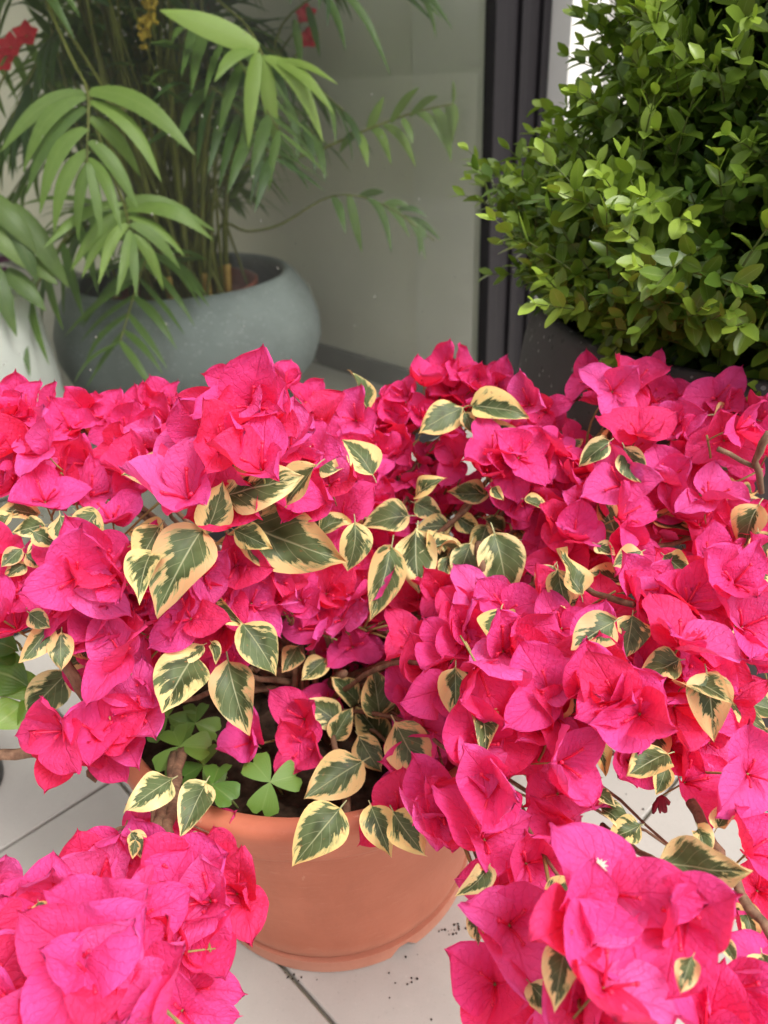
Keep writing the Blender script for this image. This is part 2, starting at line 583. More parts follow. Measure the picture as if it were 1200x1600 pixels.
M = {
    'bract': mat_bract(),
    'tubef': mat_plain('flower_tube', srgb(226, 40, 84), .5, .2, 60),
    'star': mat_plain('white_petal', srgb(246, 240, 214), .5, .05),
    'wilt': mat_plain('wilted_petal', srgb(132, 14, 44), .7, .3, 80),
    'varieg': mat_varieg(),
    'bark': mat_bark(),
    'twig': mat_plain('green_twig', srgb(150, 138, 84), .6, .3, 60),
    'terra': mat_terracotta(),
    'soil': mat_plain('soil', srgb(52, 40, 32), .95, .6, 90, .8, .1),
    'tile': mat_tile(),
    'grout': mat_plain('grout', srgb(150, 146, 130), .9, .15, 40),
    'charcoal': mat_speckle('charcoal_clay', srgb(84, 79, 80), srgb(150, 146, 146), 120),
    'greyblue': mat_speckle('blue_grey_clay', srgb(140, 148, 147), srgb(190, 196, 194), 150, .016, .7, False),
    'inner': mat_plain('inner_pot', srgb(130, 62, 44), .6, .2, 20),
    'whitepot': mat_plain('white_clay', srgb(244, 244, 238), .55, .05, 12, .15),
    'wallw': mat_plain('white_render', srgb(232, 230, 226), .7, .03, 6),
    'wallb': mat_plain('beige_wall', srgb(226, 222, 206), .75, .04, 3),
    'jamb': mat_plain('pale_jamb', srgb(224, 221, 208), .6, .03, 4),
    'base': mat_plain('grey_skirting', srgb(104, 104, 98), .5, .1, 9),
    'ifloor': mat_plain('indoor_tile', srgb(158, 154, 144), .45, .06, 4),
    'frame': mat_plain('dark_metal', srgb(34, 31, 34), .5, .08, 40, 0, .3),
    'ceil': mat_plain('ceiling', srgb(226, 224, 216), .8, .03, 4),
    'glass': mat_glass(),
    'drop': mat_drop(),
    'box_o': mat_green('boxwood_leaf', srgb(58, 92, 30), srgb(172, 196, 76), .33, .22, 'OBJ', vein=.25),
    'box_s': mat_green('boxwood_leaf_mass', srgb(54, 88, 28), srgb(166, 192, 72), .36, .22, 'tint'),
    'palm': mat_green('palm_leaflet', srgb(84, 118, 62), srgb(176, 206, 96), .42, .28, 'OBJ', vein=.25),
    'palm_s': mat_green('palm_leaflet_mass', srgb(62, 92, 46), srgb(140, 172, 80), .45, .28, 'tint'),
    'cane': mat_plain('palm_cane', srgb(120, 124, 56), .5, .35, 14),
    'node': mat_plain('tan_sheath', srgb(196, 158, 84), .6, .3, 30),
    'spike': mat_plain('yellow_bead', srgb(186, 158, 50), .6, .2),
    'clover': mat_green('clover_leaf', srgb(70, 112, 44), srgb(126, 164, 70), .5, .25, 'OBJ', vein=.15),
    'cstem': mat_plain('clover_stem', srgb(128, 140, 80), .6, .2),
    'gleaf': mat_green('plain_green_leaf', srgb(56, 98, 34), srgb(134, 170, 70), .42, .3, 'OBJ', vein=.35),
    'spider': mat_green('arching_leaf', srgb(60, 92, 50), srgb(146, 170, 92), .4, .25, 'OBJ', vein=.2),
    'purple': mat_plain('purple_leaf', srgb(104, 38, 84), .45, .25, 30),
    'redp': mat_plain('red_petal', srgb(206, 34, 52), .5, .2),
    'boxstem': mat_plain('boxwood_stem', srgb(86, 98, 44), .7, .3, 50),
    'debris': mat_plain('crumb', srgb(54, 46, 40), .95, .4, 90),
    'darkpot': mat_plain('dark_plastic', srgb(44, 46, 46), .5, .1, 20),
}

# ------------------------------------------------------------------ ground and paving
A = Vector((math.cos(math.radians(43.5)), math.sin(math.radians(43.5)), 0))     # along the shop front
N = Vector((-A.y, A.x, 0))                                                      # into the shop
Z = Vector((0, 0, 1))
T0 = Vector((-.417, .811, 0))                                                   # a tile corner seen left of the pot
TS, GAP = .60, .005
TH = .010
DV = .385                                                                       # tile corner to shop front


def fp(a, n, z=0.0):
    """point a metres along the shop front and n metres into the shop"""
    return T0 + A * a + N * n + Z * z


FRAME_A = (Vector((.36, 2.08, 0)) - T0).dot(A)          # where the dark door frame begins
g = link('ground', mesh('ground', [(-300, -300, -TH), (300, -300, -TH), (300, 300, -TH), (-300, 300, -TH)], [(0, 1, 2, 3)], [M['grout']], smooth=False))
tag(g, kind='structure')


def tile_mesh(a, n):
    b = .0015
    x0, x1, y0, y1 = 0, a, 0, n
    V = [(x0, y0, -TH * .9), (x1, y0, -TH * .9), (x1, y1, -TH * .9), (x0, y1, -TH * .9),
         (x0, y0, -b), (x1, y0, -b), (x1, y1, -b), (x0, y1, -b),
         (x0 + b, y0 + b, 0), (x1 - b, y0 + b, 0), (x1 - b, y1 - b, 0), (x0 + b, y1 - b, 0)]
    F = [(0, 1, 5, 4), (1, 2, 6, 5), (2, 3, 7, 6), (3, 0, 4, 7), (4, 5, 9, 8), (5, 6, 10, 9), (6, 7, 11, 10), (7, 4, 8, 11), (8, 9, 10, 11)]
    return mesh('tile', V, F, [M['tile']], smooth=False)


full, cut = tile_mesh(TS - GAP, TS - GAP), tile_mesh(TS - GAP, DV - GAP)
RT = Matrix((A, N, Z)).transposed().to_4x4()
for j in range(-6, 1):
    for i in range(-6, 8):
        sh = 0.0 if j % 2 == 0 else 0.0
        p = fp(i * TS + GAP / 2 + sh, j * TS + GAP / 2)
        link('tile', full if j < 0 else cut, g, Matrix.Translation(p) @ RT)

# ------------------------------------------------------------------ shop front
shop = thing('building', 'white shop front with large glass pane, dark frame and beige room behind', 'building', fp(FRAME_A, DV + .1))
n0 = DV + .06
aF = FRAME_A
mb = MB()                                           # indoor floor
mb.box(fp(aF - 5.2, DV, -.02), A * (5.2), N * 5.0, Z * .022)
tag(link('indoor_floor', mb.mesh('indoor_floor', [M['ifloor']], False)), kind='structure')


def part(name, mat, parent, *boxes, smooth=False, bevel=0.0):
    mb = MB()
    for b in boxes:
        mb.box(*b)
    o = link(name, mb.mesh(name, [M[mat]], smooth), parent)
    if bevel:
        bv = o.modifiers.new('bevel', 'BEVEL')
        bv.width = bevel
        bv.segments = 2
    return o


# dark door frame: four stepped vertical profiles
prof = [(-.009, .045, .004, .034), (.036, .052, .012, .09), (.088, .030, .000, .11), (.118, .052, .008, .10), (.170, .034, -.004, .12)]
for (a, wd, d, th) in prof:
    part('frame_profile', 'frame', shop, (fp(aF + a + .001, n0 + d, .0), A * (wd - .002), N * th, Z * 2.7), bevel=.003)
part('frame_rail', 'frame', shop, (fp(aF - 5.2, n0 + .006, .0), A * 5.199, N * .045, Z * .03), bevel=.003)
part('frame_head', 'frame', shop, (fp(aF - 5.2, n0 + .01, 2.60), A * 5.199, N * .08, Z * .10))
# white render right of the frame, with a shallow step
part('wall', 'wallw', shop, (fp(aF + .206, DV + .0, 0), A * .17, N * .25, Z * 4.4))
part('wall', 'wallw', shop, (fp(aF + .378, DV - .022, 0), A * 4.5, N * .25, Z * 4.4))
part('wall', 'wallw', shop, (fp(aF - 5.2, DV + .01, 2.703), A * 5.404, N * .25, Z * 1.7))
# room: side wall, skirting, jamb, back, left and an added glazed roof
part('wall', 'wallb', shop, (fp(aF - .002, n0 + .17, 0.003), A * .16, N * 4.6, Z * 2.69))
sk = part('skirting', 'base', shop, (fp(aF - .016, n0 + .22, .003), A * .0135, N * 4.5, Z * .075))
part('jamb', 'jamb', shop, (fp(aF - .006, n0 + .040, .003), A * .04, N * .24, Z * 2.59), bevel=.002)
part('wall', 'wallb', shop, (fp(aF - 5.2, DV + 5.0, 0.003), A * 5.36, N * .15, Z * 2.69))
part('wall', 'wallb', shop, (fp(aF - 5.36, DV + .25, 0.003), A * .15, N * 4.9, Z * 2.69))
part('added_roof_glass', 'glass', shop, (fp(aF - 5.36, DV + .262, 2.76), A * 5.55, N * 4.9, Z * .006))  # unseen roof, added in glass so daylight falls on the palm
for k in range(6):  # bars of the added roof, out of view
    part('added_roof_bar', 'frame', shop, (fp(aF - 5.30 + k * 1.06, DV + .262, 2.703), A * .05, N * 4.88, Z * .055))
gp = part('glass_pane', 'glass', shop, (fp(aF - 5.19, n0 + .030, .031), A * 5.178, N * .002, Z * 2.57))
# dried rain drops on the outside of the pane
mb = MB()
RG = Matrix((A, N, Z)).transposed()
for k in range(420):
    a, z = aF - rng.uniform(.02, 1.7), .05 + 1.2 * rng.random() ** 1.8
    r = .0007 + .0018 * rng.random() ** 3
    p = fp(a, n0 + .0295, z)
    c0 = len(mb.V)
    mb.blob((0, 0, 0), r, 0, 6, 4, (1, .35, rng.uniform(.9, 1.6)))
    for q in range(c0, len(mb.V)):
        mb.V[q] = tuple(p + RG @ Vector(mb.V[q]))
tag(link('water_drops', mb.mesh('water_drops', [M['drop']]), gp), kind='stuff')

# ------------------------------------------------------------------ terracotta pot
POT = Vector((-.082, .686, 0))
pot = thing('terracotta_pot', 'round terracotta pot with thick rim holding the pink bougainvillea on pale tiles', 'pot', POT)


def interp(prof, k=4):
    return prof


mb = MB()
wob = lambda th, z: .003 * math.sin(3 * th + 1) + .002 * math.sin(5 * th)
mb.lathe([(0.02, .022), (.150, .022), (.170, .024), (.1755, .030), (.1765, .040), (.1800, .075), (.1905, .14), (.2020, .20),
          (.2105, .245), (.2125, .252), (.2140, .262), (.2150, .270), (.2165, .275)], POT, 96, 0, wob)
link('body', mb.mesh('body', [M['terra']]), pot, Matrix.Translation((0, 0, 0)))
mb = MB()
mb.lathe([(.2168, .274), (.2285, .2745), (.2325, .277), (.2345, .282), (.2385, .305), (.2410, .316), (.2400, .3225), (.2360, .3255),
          (.2290, .3265), (.2225, .3250), (.2190, .3210), (.2150, .300), (.2120, .27), (.208, .25)], POT, 96, 0, wob)
link('rim', mb.mesh('rim', [M['terra']]), pot)
mb = MB()                                         # foot ring with drainage notches
NS = 96
notch = math.radians(-62)
V, F = [], []
for k in range(NS):
    th = 2 * math.pi * k / NS
    d = min(abs((th - notch - q * math.pi / 2 + math.pi) % (2 * math.pi) - math.pi) for q in range(4))
    zb = .013 if d < .085 else .0005
    for (r, z) in ((.160, zb), (.1755, zb), (.1775, zb + .003), (.1775, .0225), (.160, .0222)):
        V.append((POT.x + r * math.cos(th), POT.y + r * math.sin(th), z))
for k in range(NS):
    k2 = (k + 1) % NS
    for q in range(5):
        q2 = (q + 1) % 5
        F.append((k * 5 + q, k2 * 5 + q, k2 * 5 + q2, k * 5 + q2))
link('foot', mesh('foot', V, F, [M['terra']], smooth=False), pot)
V, F = [(POT.x, POT.y, .300)], []                 # soil
for i in range(1, 15):
    for k in range(48):
        r, th = .2135 * i / 14, 2 * math.pi * k / 48
        V.append((POT.x + r * math.cos(th), POT.y + r * math.sin(th), .278 + .012 * rng.random() + .012 * (1 - i / 14)))
F += [(0, 1 + k, 1 + (k + 1) % 48) for k in range(48)]
for i in range(13):
    for k in range(48):
        a, b = 1 + i * 48 + k, 1 + i * 48 + (k + 1) % 48
        F.append((a, a + 48, b + 48, b))
link('soil', mesh('soil', V, F, [M['soil']], smooth=False), pot)

# ------------------------------------------------------------------ bougainvillea: bract, flower and leaf meshes
def bract_mesh(seed, nu=9, nv=12):
    """papery bract, base at the origin, along +Y, inner face +Z, unit length"""
    r = np.random.default_rng(seed)
    f = smooth_noise(seed)
    wide = r.uniform(.39, .49)
    curl = r.uniform(-.75, .45)           # tip bends out (-) or in (+)
    cup = r.uniform(.12, .52)
    ph, fr = r.uniform(0, 6.28), r.uniform(5, 9)
    tw = r.uniform(-.35, .35)
    V, UV, F = [], [], []
    for j in range(nv + 1):
        v = j / nv
        sv = (v * .985 + .012) ** .84
        wv = wide * max(.004, 1 - abs(2 * sv - 1) ** 2.3) ** .62 * (1.04 - .12 * v)
        for i in range(nu + 1):
            x = i / nu * 2 - 1
            X = x * wv
            zc = cup * (x * x) * wv * 1.5
            Y = v * (1 - .05 * abs(x)) + .07 * max(0, 1 - 2.6 * abs(x)) * v ** 8
            zz = zc + curl * (v ** 2) * .55 + .055 * f(x * .8, v * 1.1) * (.3 + .7 * v) + .075 * math.sin(fr * v + ph + 1.6 * x) * x * x
            zz += .022 * math.cos(v * 22 - abs(x) * 7 + ph) * (1 - .5 * abs(x)) * min(1, v * 3)      # quilting between veins
            zz -= .03 * max(0, 1 - abs(x) * 3)                                                       # keel along the midrib
            a = tw * v
            V.append((X * math.cos(a) - zz * math.sin(a), Y, zz * math.cos(a) + X * math.sin(a)))
            UV.append((x * .5 + .5, v))
    W = nu + 1
    for j in range(nv):
        for i in range(nu):
            F.append((j * W + i, j * W + i + 1, (j + 1) * W + i + 1, (j + 1) * W + i))
    return V, F, UV


BR = [bract_mesh(100 + k) for k in range(14)]
BRM = [mesh('bract', V, F, [M['bract']], UV) for V, F, UV in BR]


def flower_core(mb, r, opened=False):
    """pedicel, bracts' three tubular flowers; unit = bract length"""
    mb.tube(bez((0, 0, .0), (.02, .02, -.3), (r.uniform(-.15, .15), r.uniform(-.15, .15), -.62), 6), [.028, .02, .018, .017, .016, .015], 6, 1)
    for k in range(3):
        a = math.radians(120 * k + 90) + r.uniform(-.15, .15)
        L = r.uniform(.34, .5)
        d = Vector((math.cos(a), math.sin(a), 0))
        tip = d * (L * .62) + Z * L * .85
        pts = bez(d * .03, d * .12 + Z * .22, tip, 5)
        mb.tube(pts, [.020, .024, .020, .019, .026], 6, 2)
        mb.blob(tip + (tip.normalized() * .02), .034, 2, 6, 4)
        if opened and k == 0:
            c = tip + tip.normalized() * .14
            n_ = Vector((-.1, -.3, 1)).normalized()
            e1 = n_.orthogonal().normalized()
            e2 = n_.cross(e1)
            for q in range(10):
                t0 = 2 * math.pi * q / 10
                rad = .085 + .05 * r.random()
                p1 = c + (e1 * math.cos(t0) + e2 * math.sin(t0)) * rad + n_ * .02
                p0 = c + (e1 * math.cos(t0 - .3) + e2 * math.sin(t0 - .3)) * .055
                p2 = c + (e1 * math.cos(t0 + .3) + e2 * math.sin(t0 + .3)) * .055
                mb.add([c, p0, p1, p2], [(0, 1, 2, 3)], 3)


CORES = []
for k in range(6):
    mb = MB()
    flower_core(mb, np.random.default_rng(k))
    CORES.append(mb.mesh('flower', [M['bract'], M['twig'], M['tubef'], M['star']]))
mb = MB()
flower_core(mb, np.random.default_rng(3), True)
CORE_OPEN = mb.mesh('flower', [M['bract'], M['twig'], M['tubef'], M['star']])


def bract_matrix(k, r, el=None):
    el = el if el is not None else r.uniform(.34, 1.12)          # angle above the flower's plane
    a = math.radians(120 * k) + r.uniform(-.22, .22)
    sc = r.uniform(.86, 1.12)
    return (Matrix.Rotation(a, 4, 'Z') @ Matrix.Rotation(el, 4, 'X') @ Matrix.Rotation(r.uniform(-.25, .25), 4, 'Y')
            @ Matrix.Diagonal((sc * r.uniform(.94, 1.12), sc, sc, 1)))


WHOLE, WHOLE_RAW = [], []
for k in range(8):
    r = np.random.default_rng(300 + k)
    mb = MB()
    flower_core(mb, r)
    for q in range(3):
        mm = bract_matrix(q, r)
        V, F, UV = BR[r.integers(len(BR))]
        mb.add([mm @ Vector(v) for v in V], F, 0, UV)
    WHOLE_RAW.append((mb.V, mb.F, mb.UV, mb.M))
    WHOLE.append(mb.mesh('flower', [M['bract'], M['twig'], M['tubef'], M['star']], uv=True))


def leaf_mesh(seed, fold=.3, droop=.3, wide=.36, wav=.05, nu=6, nv=12, tipp=1.0):
    r = np.random.default_rng(seed)
    f = smooth_noise(seed)
    tw = r.uniform(-.4, .4)
    V, UV, F = [], [], []
    bend = r.uniform(-.08, .08)
    for j in range(nv + 1):
        v = j / nv
        s_ = max(0, v - .02) / .98
        wv = wide * (math.sin(math.pi * s_ ** .78)) ** .8 * (1 - .25 * s_)
        if v > .86:
            wv = max(wv * (1 - (v - .86) / .14 * .5), .004)
        for i in range(nu + 1):
            x = i / nu * 2 - 1
            X = x * wv * math.cos(fold * .8)
            zz = abs(x) * wv * fold - droop * v * v * .8 + wav * f(x * .6, v) + wav * 1.2 * math.sin(7 * v + x * 2 + seed) * x * x
            Y = v - droop * droop * .25 * v ** 3
            a = tw * v
            V.append((X * math.cos(a) - zz * math.sin(a) + bend * v * v, Y, zz * math.cos(a) + X * math.sin(a)))
            UV.append((x * .5 + .5, v))
    W = nu + 1
    for j in range(nv):
        for i in range(nu):
            F.append((j * W + i, j * W + i + 1, (j + 1) * W + i + 1, (j + 1) * W + i))
    # petiole
    n = len(V)
    for q, (y, z) in enumerate([(-.16, -.03), (-.07, .0), (.04, .0)]):
        for k in range(4):
            V.append((.012 * math.cos(k * 1.571), y, z + .012 * math.sin(k * 1.571)))
            UV.append((.5, .02))
    for q in range(2):
        for k in range(4):
            k2 = (k + 1) % 4
            F.append((n + q * 4 + k, n + q * 4 + k2, n + q * 4 + 4 + k2, n + q * 4 + 4 + k))
    return V, F, UV


LV = []
for k in range(14):
    r = np.random.default_rng(700 + k)
    V, F, UV = leaf_mesh(700 + k, r.uniform(.10, .85), r.uniform(-.1, .65), r.uniform(.32, .41), r.uniform(.03, .10))
    LV.append(mesh('leaf', V, F, [M['varieg']], UV))

# ------------------------------------------------------------------ where the flowers are (photo pixel, bract length in pixels)
FL = [
    # far left bank
    (25, 628, 68), (4, 645, 70), (78, 640, 60), (62, 692, 80), (14, 692, 75), (108, 664, 72), (40, 728, 72), (66, 772, 82),
    (132, 722, 74), (150, 766, 76), (10, 752, 70), (118, 700, 70), (90, 735, 72), (30, 668, 70), (205, 726, 78), (-20, 700, 75),
    # left middle back
    (168, 650, 66), (192, 668, 74), (236, 632, 58), (214, 640, 60), (262, 632, 60), (184, 708, 74), (232, 690, 78), (250, 660, 66), (218, 742, 80),
    # big near blooms
    (285, 764, 132), (392, 628, 118), (352, 690, 108), (402, 716, 118), (440, 640, 92), (330, 640, 88), (300, 690, 96), (455, 690, 100), (420, 660, 100),
    # middle behind them
    (478, 702, 92), (512, 748, 98), (474, 776, 92), (528, 800, 88), (500, 640, 62), (538, 676, 68), (482, 622, 60), (558, 688, 60), (570, 742, 72),
    (602, 744, 60), (560, 780, 80), (548, 628, 52), (588, 770, 64), (545, 718, 78), (462, 730, 90), (500, 690, 78), (440, 760, 92),
    # back centre bank
    (592, 662, 62), (622, 694, 66), (616, 650, 60), (634, 612, 55), (652, 642, 60), (600, 690, 60), (664, 592, 62), (702, 606, 66),
    (746, 602, 62), (722, 572, 58), (692, 572, 56), (774, 588, 48), (680, 624, 60), (640, 668, 58), (722, 628, 56), (610, 622, 50),
    # centre
    (713, 714, 68), (664, 762, 44), (690, 794, 46), (736, 806, 54), (786, 806, 64), (772, 700, 80), (797, 718, 84), (764, 730, 78), (700, 680, 56), (800, 670, 66),
    (726, 830, 44),
    # right of centre
    (822, 628, 72), (848, 642, 58), (874, 698, 72), (814, 706, 80), (836, 726, 80), (808, 772, 80), (818, 794, 70), (850, 668, 62), (840, 690, 66), (890, 730, 72),
    # top right bank
    (962, 606, 74), (992, 594, 76), (946, 620, 66), (1002, 670, 80), (1052, 664, 72), (1034, 618, 64), (1082, 684, 66), (1132, 684, 76), (1168, 668, 82),
    (1192, 642, 66), (1012, 632, 70), (975, 640, 66), (1105, 650, 64), (1150, 700, 70), (1205, 690, 74),
    # shaded ones against the charcoal pot
    (1042, 742, 80), (1062, 792, 76), (1112, 768, 82), (1100, 812, 74), (1030, 800, 66), (1000, 752, 62), (1080, 722, 66), (1140, 790, 60),
    # right middle
    (872, 772, 76), (902, 744, 76), (926, 726, 70), (962, 752, 84), (982, 802, 84), (900, 832, 80), (884, 872, 82), (1040, 832, 66), (930, 800, 80), (950, 775, 80), (905, 790, 76), (870, 800, 72),
    (1012, 790, 74),
    (1002, 924, 92), (1102, 862, 66), (1152, 904, 98), (1112, 872, 80), (1192, 882, 82), (1130, 930, 90), (1060, 900, 80), (1180, 930, 88), (1085, 930, 92), (1040, 950, 96),
    # left, below the near bloom
    (122, 902, 112), (172, 902, 100), (196, 926, 96), (20, 922, 88), (12, 976, 84), (88, 938, 92), (292, 962, 96), (372, 884, 86), (350, 924, 88), (252, 900, 90), (220, 890, 92), (255, 940, 92),
    (320, 900, 84), (410, 925, 86), (440, 900, 86), (300, 920, 80), (390, 940, 84), (452, 872, 80), (100, 880, 92), (150, 870, 96), (345, 985, 76),
    (150, 962, 96), (186, 1016, 98), (226, 1022, 72), (222, 1080, 84), (216, 1114, 96), (84, 1140, 92), (92, 1178, 80), (152, 1146, 96), (206, 1060, 86), (196, 970, 92), (235, 985, 84),
    (120, 985, 90), (-10, 960, 84), (248, 1040, 70), (40, 880, 60),
    # centre, over the pot
    (492, 976, 86), (552, 1006, 66), (430, 932, 82), (556, 922, 90), (572, 964, 66), (540, 1052, 42), (470, 1122, 82), (470, 1168, 84), (386, 1158, 78),
    (572, 1138, 44), (664, 1140, 80), (712, 1124, 60), (664, 1046, 88), (642, 1090, 78), (700, 1012, 92), (756, 1060, 126), (820, 1002, 108),
    (652, 932, 72), (692, 924, 80), (752, 932, 86), (590, 1222, 50), (622, 1262, 88), (692, 1258, 98), (768, 1232, 122), (762, 1306, 106), (610, 930, 70), (790, 950, 90),
    (510, 920, 80), (530, 960, 80), (640, 1000, 80), (735, 1150, 84), (700, 1080, 92), (610, 870, 62), (590, 900, 66), (470, 930, 80), (790, 1010, 104), (660, 890, 60),
    (505, 1100, 66),
    # right, over the floor
    (1012, 934, 96), (1070, 992, 118), (1030, 1006, 66), (1172, 972, 98), (1192, 1032, 78), (838, 1028, 96), (922, 1076, 112), (1000, 1116, 112), (1062, 1110, 100),
    (952, 1132, 92), (1138, 1096, 80), (826, 1152, 94), (892, 1192, 112), (870, 1252, 66), (1086, 1216, 92), (1052, 1172, 78), (1182, 1210, 98), (1130, 1184, 70), (852, 1132, 92), (860, 1070, 104), (1040, 1060, 96), (1100, 1150, 84), (1090, 1120, 88),
    (960, 1090, 104), (800, 1110, 96),
    # bottom right bunch
    (872, 1312, 118), (962, 1396, 128), (914, 1442, 128), (1062, 1440, 128), (962, 1532, 136), (804, 1446, 118), (772, 1542, 108), (812, 1592, 96), (1152, 1552, 122),
    (1182, 1322, 92), (1192, 1392, 92), (1100, 1600, 110), (1190, 1490, 90), (905, 1350, 96), (1010, 1480, 110), (790, 1390, 90), (930, 1590, 110), (1215, 1540, 100),
    # bottom left bunch
    (176, 1328, 92), (80, 1402, 102), (146, 1432, 112), (62, 1432, 92), (236, 1358, 98), (276, 1366, 108), (338, 1304, 66), (368, 1392, 96), (320, 1402, 100),
    (308, 1470, 98), (212, 1442, 100), (116, 1502, 118), (148, 1518, 118), (20, 1512, 104), (238, 1560, 116), (80, 1582, 112), (10, 1592, 104), (300, 1542, 88), (26, 1452, 94),
    (260, 1490, 104), (180, 1480, 104), (190, 1580, 104), (300, 1430, 92), (150, 1370, 88), (240, 1420, 100), (-20, 1550, 100), (335, 1350, 84), (60, 1480, 100), (-25, 1450, 96), (280, 1590, 90),
]
FL += [(636, 742, 62), (660, 716, 58), (600, 822, 66), (690, 748, 54), (640, 776, 60), (575, 850, 66), (690, 700, 54), (612, 790, 62), (545, 880, 74), (590, 960, 66), (520, 1010, 60),
       (840, 850, 66), (800, 880, 70), (760, 880, 64), (850, 930, 80), (880, 980, 84), (940, 950, 84), (930, 1010, 92), (720, 960, 80), (600, 1040, 60), (625, 1185, 66), (650, 1215, 74), (1000, 1040, 92)]
CLEAR = ((225, 1060, 480, 1300), (-50, 1185, 130, 1340), (130, 1175, 330, 1300), (365, 1290, 745, 1600), (905, 1215, 1170, 1400), (-50, 0, 1250, 555), (-50, 0, 310, 618), (470, 440, 610, 622), (800, 440, 900, 630), (1120, 1030, 1200, 1160), (1000, 1180, 1045, 1290))
FL = [(x_, y_, s_ * .82) for x_, y_, s_ in FL]
cp = np.random.default_rng(61)
for x_, y_, s_ in list(FL):
    if cp.random() < .62 and s_ > 44:
        a_ = cp.uniform(0, 6.28)
        d_ = s_ * cp.uniform(.6, 1.05)
        nx, ny = x_ + d_ * math.cos(a_), y_ + d_ * math.sin(a_)
        if not any(x0 < nx < x1 and y0 < ny < y1 for x0, y0, x1, y1 in CLEAR):
            FL.append((nx, ny, s_ * cp.uniform(.75, .95)))
FLA = np.array(FL, dtype=float)
ranges = np.array([min(.92, max(.40, 47.5 / s_)) for s_ in FLA[:, 2]])
d2 = ((FLA[:, None, :2] - FLA[None, :, :2]) ** 2).sum(-1)
wgt = np.exp(-d2 / (2 * 60 ** 2))
sm = (wgt * ranges[None]).sum(1) / wgt.sum(1)
ranges = .35 * ranges + .65 * sm


def range_at(px, py, k=6):
    d = ((FLA[:, :2] - [px, py]) ** 2).sum(1)
    i = np.argsort(d)[:k]
    return float((ranges[i] / (d[i] + 200)).sum() / (1 / (d[i] + 200)).sum())


CANOPY = Vector((-.03, .66, .36))
bou = thing('bougainvillea', 'bougainvillea covered in hot pink bracts with cream edged leaves, growing from terracotta pot', 'plant', POT + Vector((0, 0, .285)))


def frame_from(zaxis, up, spin=0.0):
    z = zaxis.normalized()
    x = up.cross(z)
    if x.length < 1e-3:
        x = z.orthogonal()
    x.normalize()
    y = z.cross(x)
    return Matrix((x, y, z)).transposed().to_4x4() @ Matrix.Rotation(spin, 4, 'Z')


order = np.argsort(-FLA[:, 2])
separate = set(order[:99].tolist())
whole = set(order[99:296].tolist())
rest = MB()
FPOS = []
fr_ = np.random.default_rng(21)
for i, (px, py, s_) in enumerate(FL):
    r = float(ranges[i]) + fr_.uniform(-.022, .022)
    opened = (round(px), round(py)) == (962, 1396)
    if opened:
        r -= .035
    p = P(px, py, r)
    size = s_ * r / FPX
    tocam = (CAM - p).normalized()
    out = (p - CANOPY).normalized()
    ax = tocam * .75 + Z * .42 + out * .35 + Vector(fr_.normal(0, .38, 3))
    if opened:
        ax = tocam + Z * .1
    base = p - ax.normalized() * size * .25
    mw = Matrix.Translation(base) @ frame_from(ax, Z, fr_.uniform(0, 6.28)) @ Matrix.Diagonal((size, size, size, 1))
    FPOS.append((base, ax.normalized(), size))
    if i in separate:
        fo = link('flower', CORE_OPEN if opened else CORES[i % len(CORES)], bou, mw)
        for k in range(3):
            link('bract', BRM[fr_.integers(len(BRM))], fo, mw @ bract_matrix(k, fr_))
    elif i in whole:
        link('flower', WHOLE[fr_.integers(len(WHOLE))], bou, mw)
    else:
        V, F, UV, MI = WHOLE_RAW[fr_.integers(len(WHOLE))]
        c0 = len(rest.V)
        rest.add([mw @ Vector(v) for v in V], F, 0, UV)
        rest.M[-len(F):] = MI
tag(link('small_flowers', rest.mesh('small_flowers', [M['bract'], M['twig'], M['tubef'], M['star']], uv=True), bou), kind='stuff')

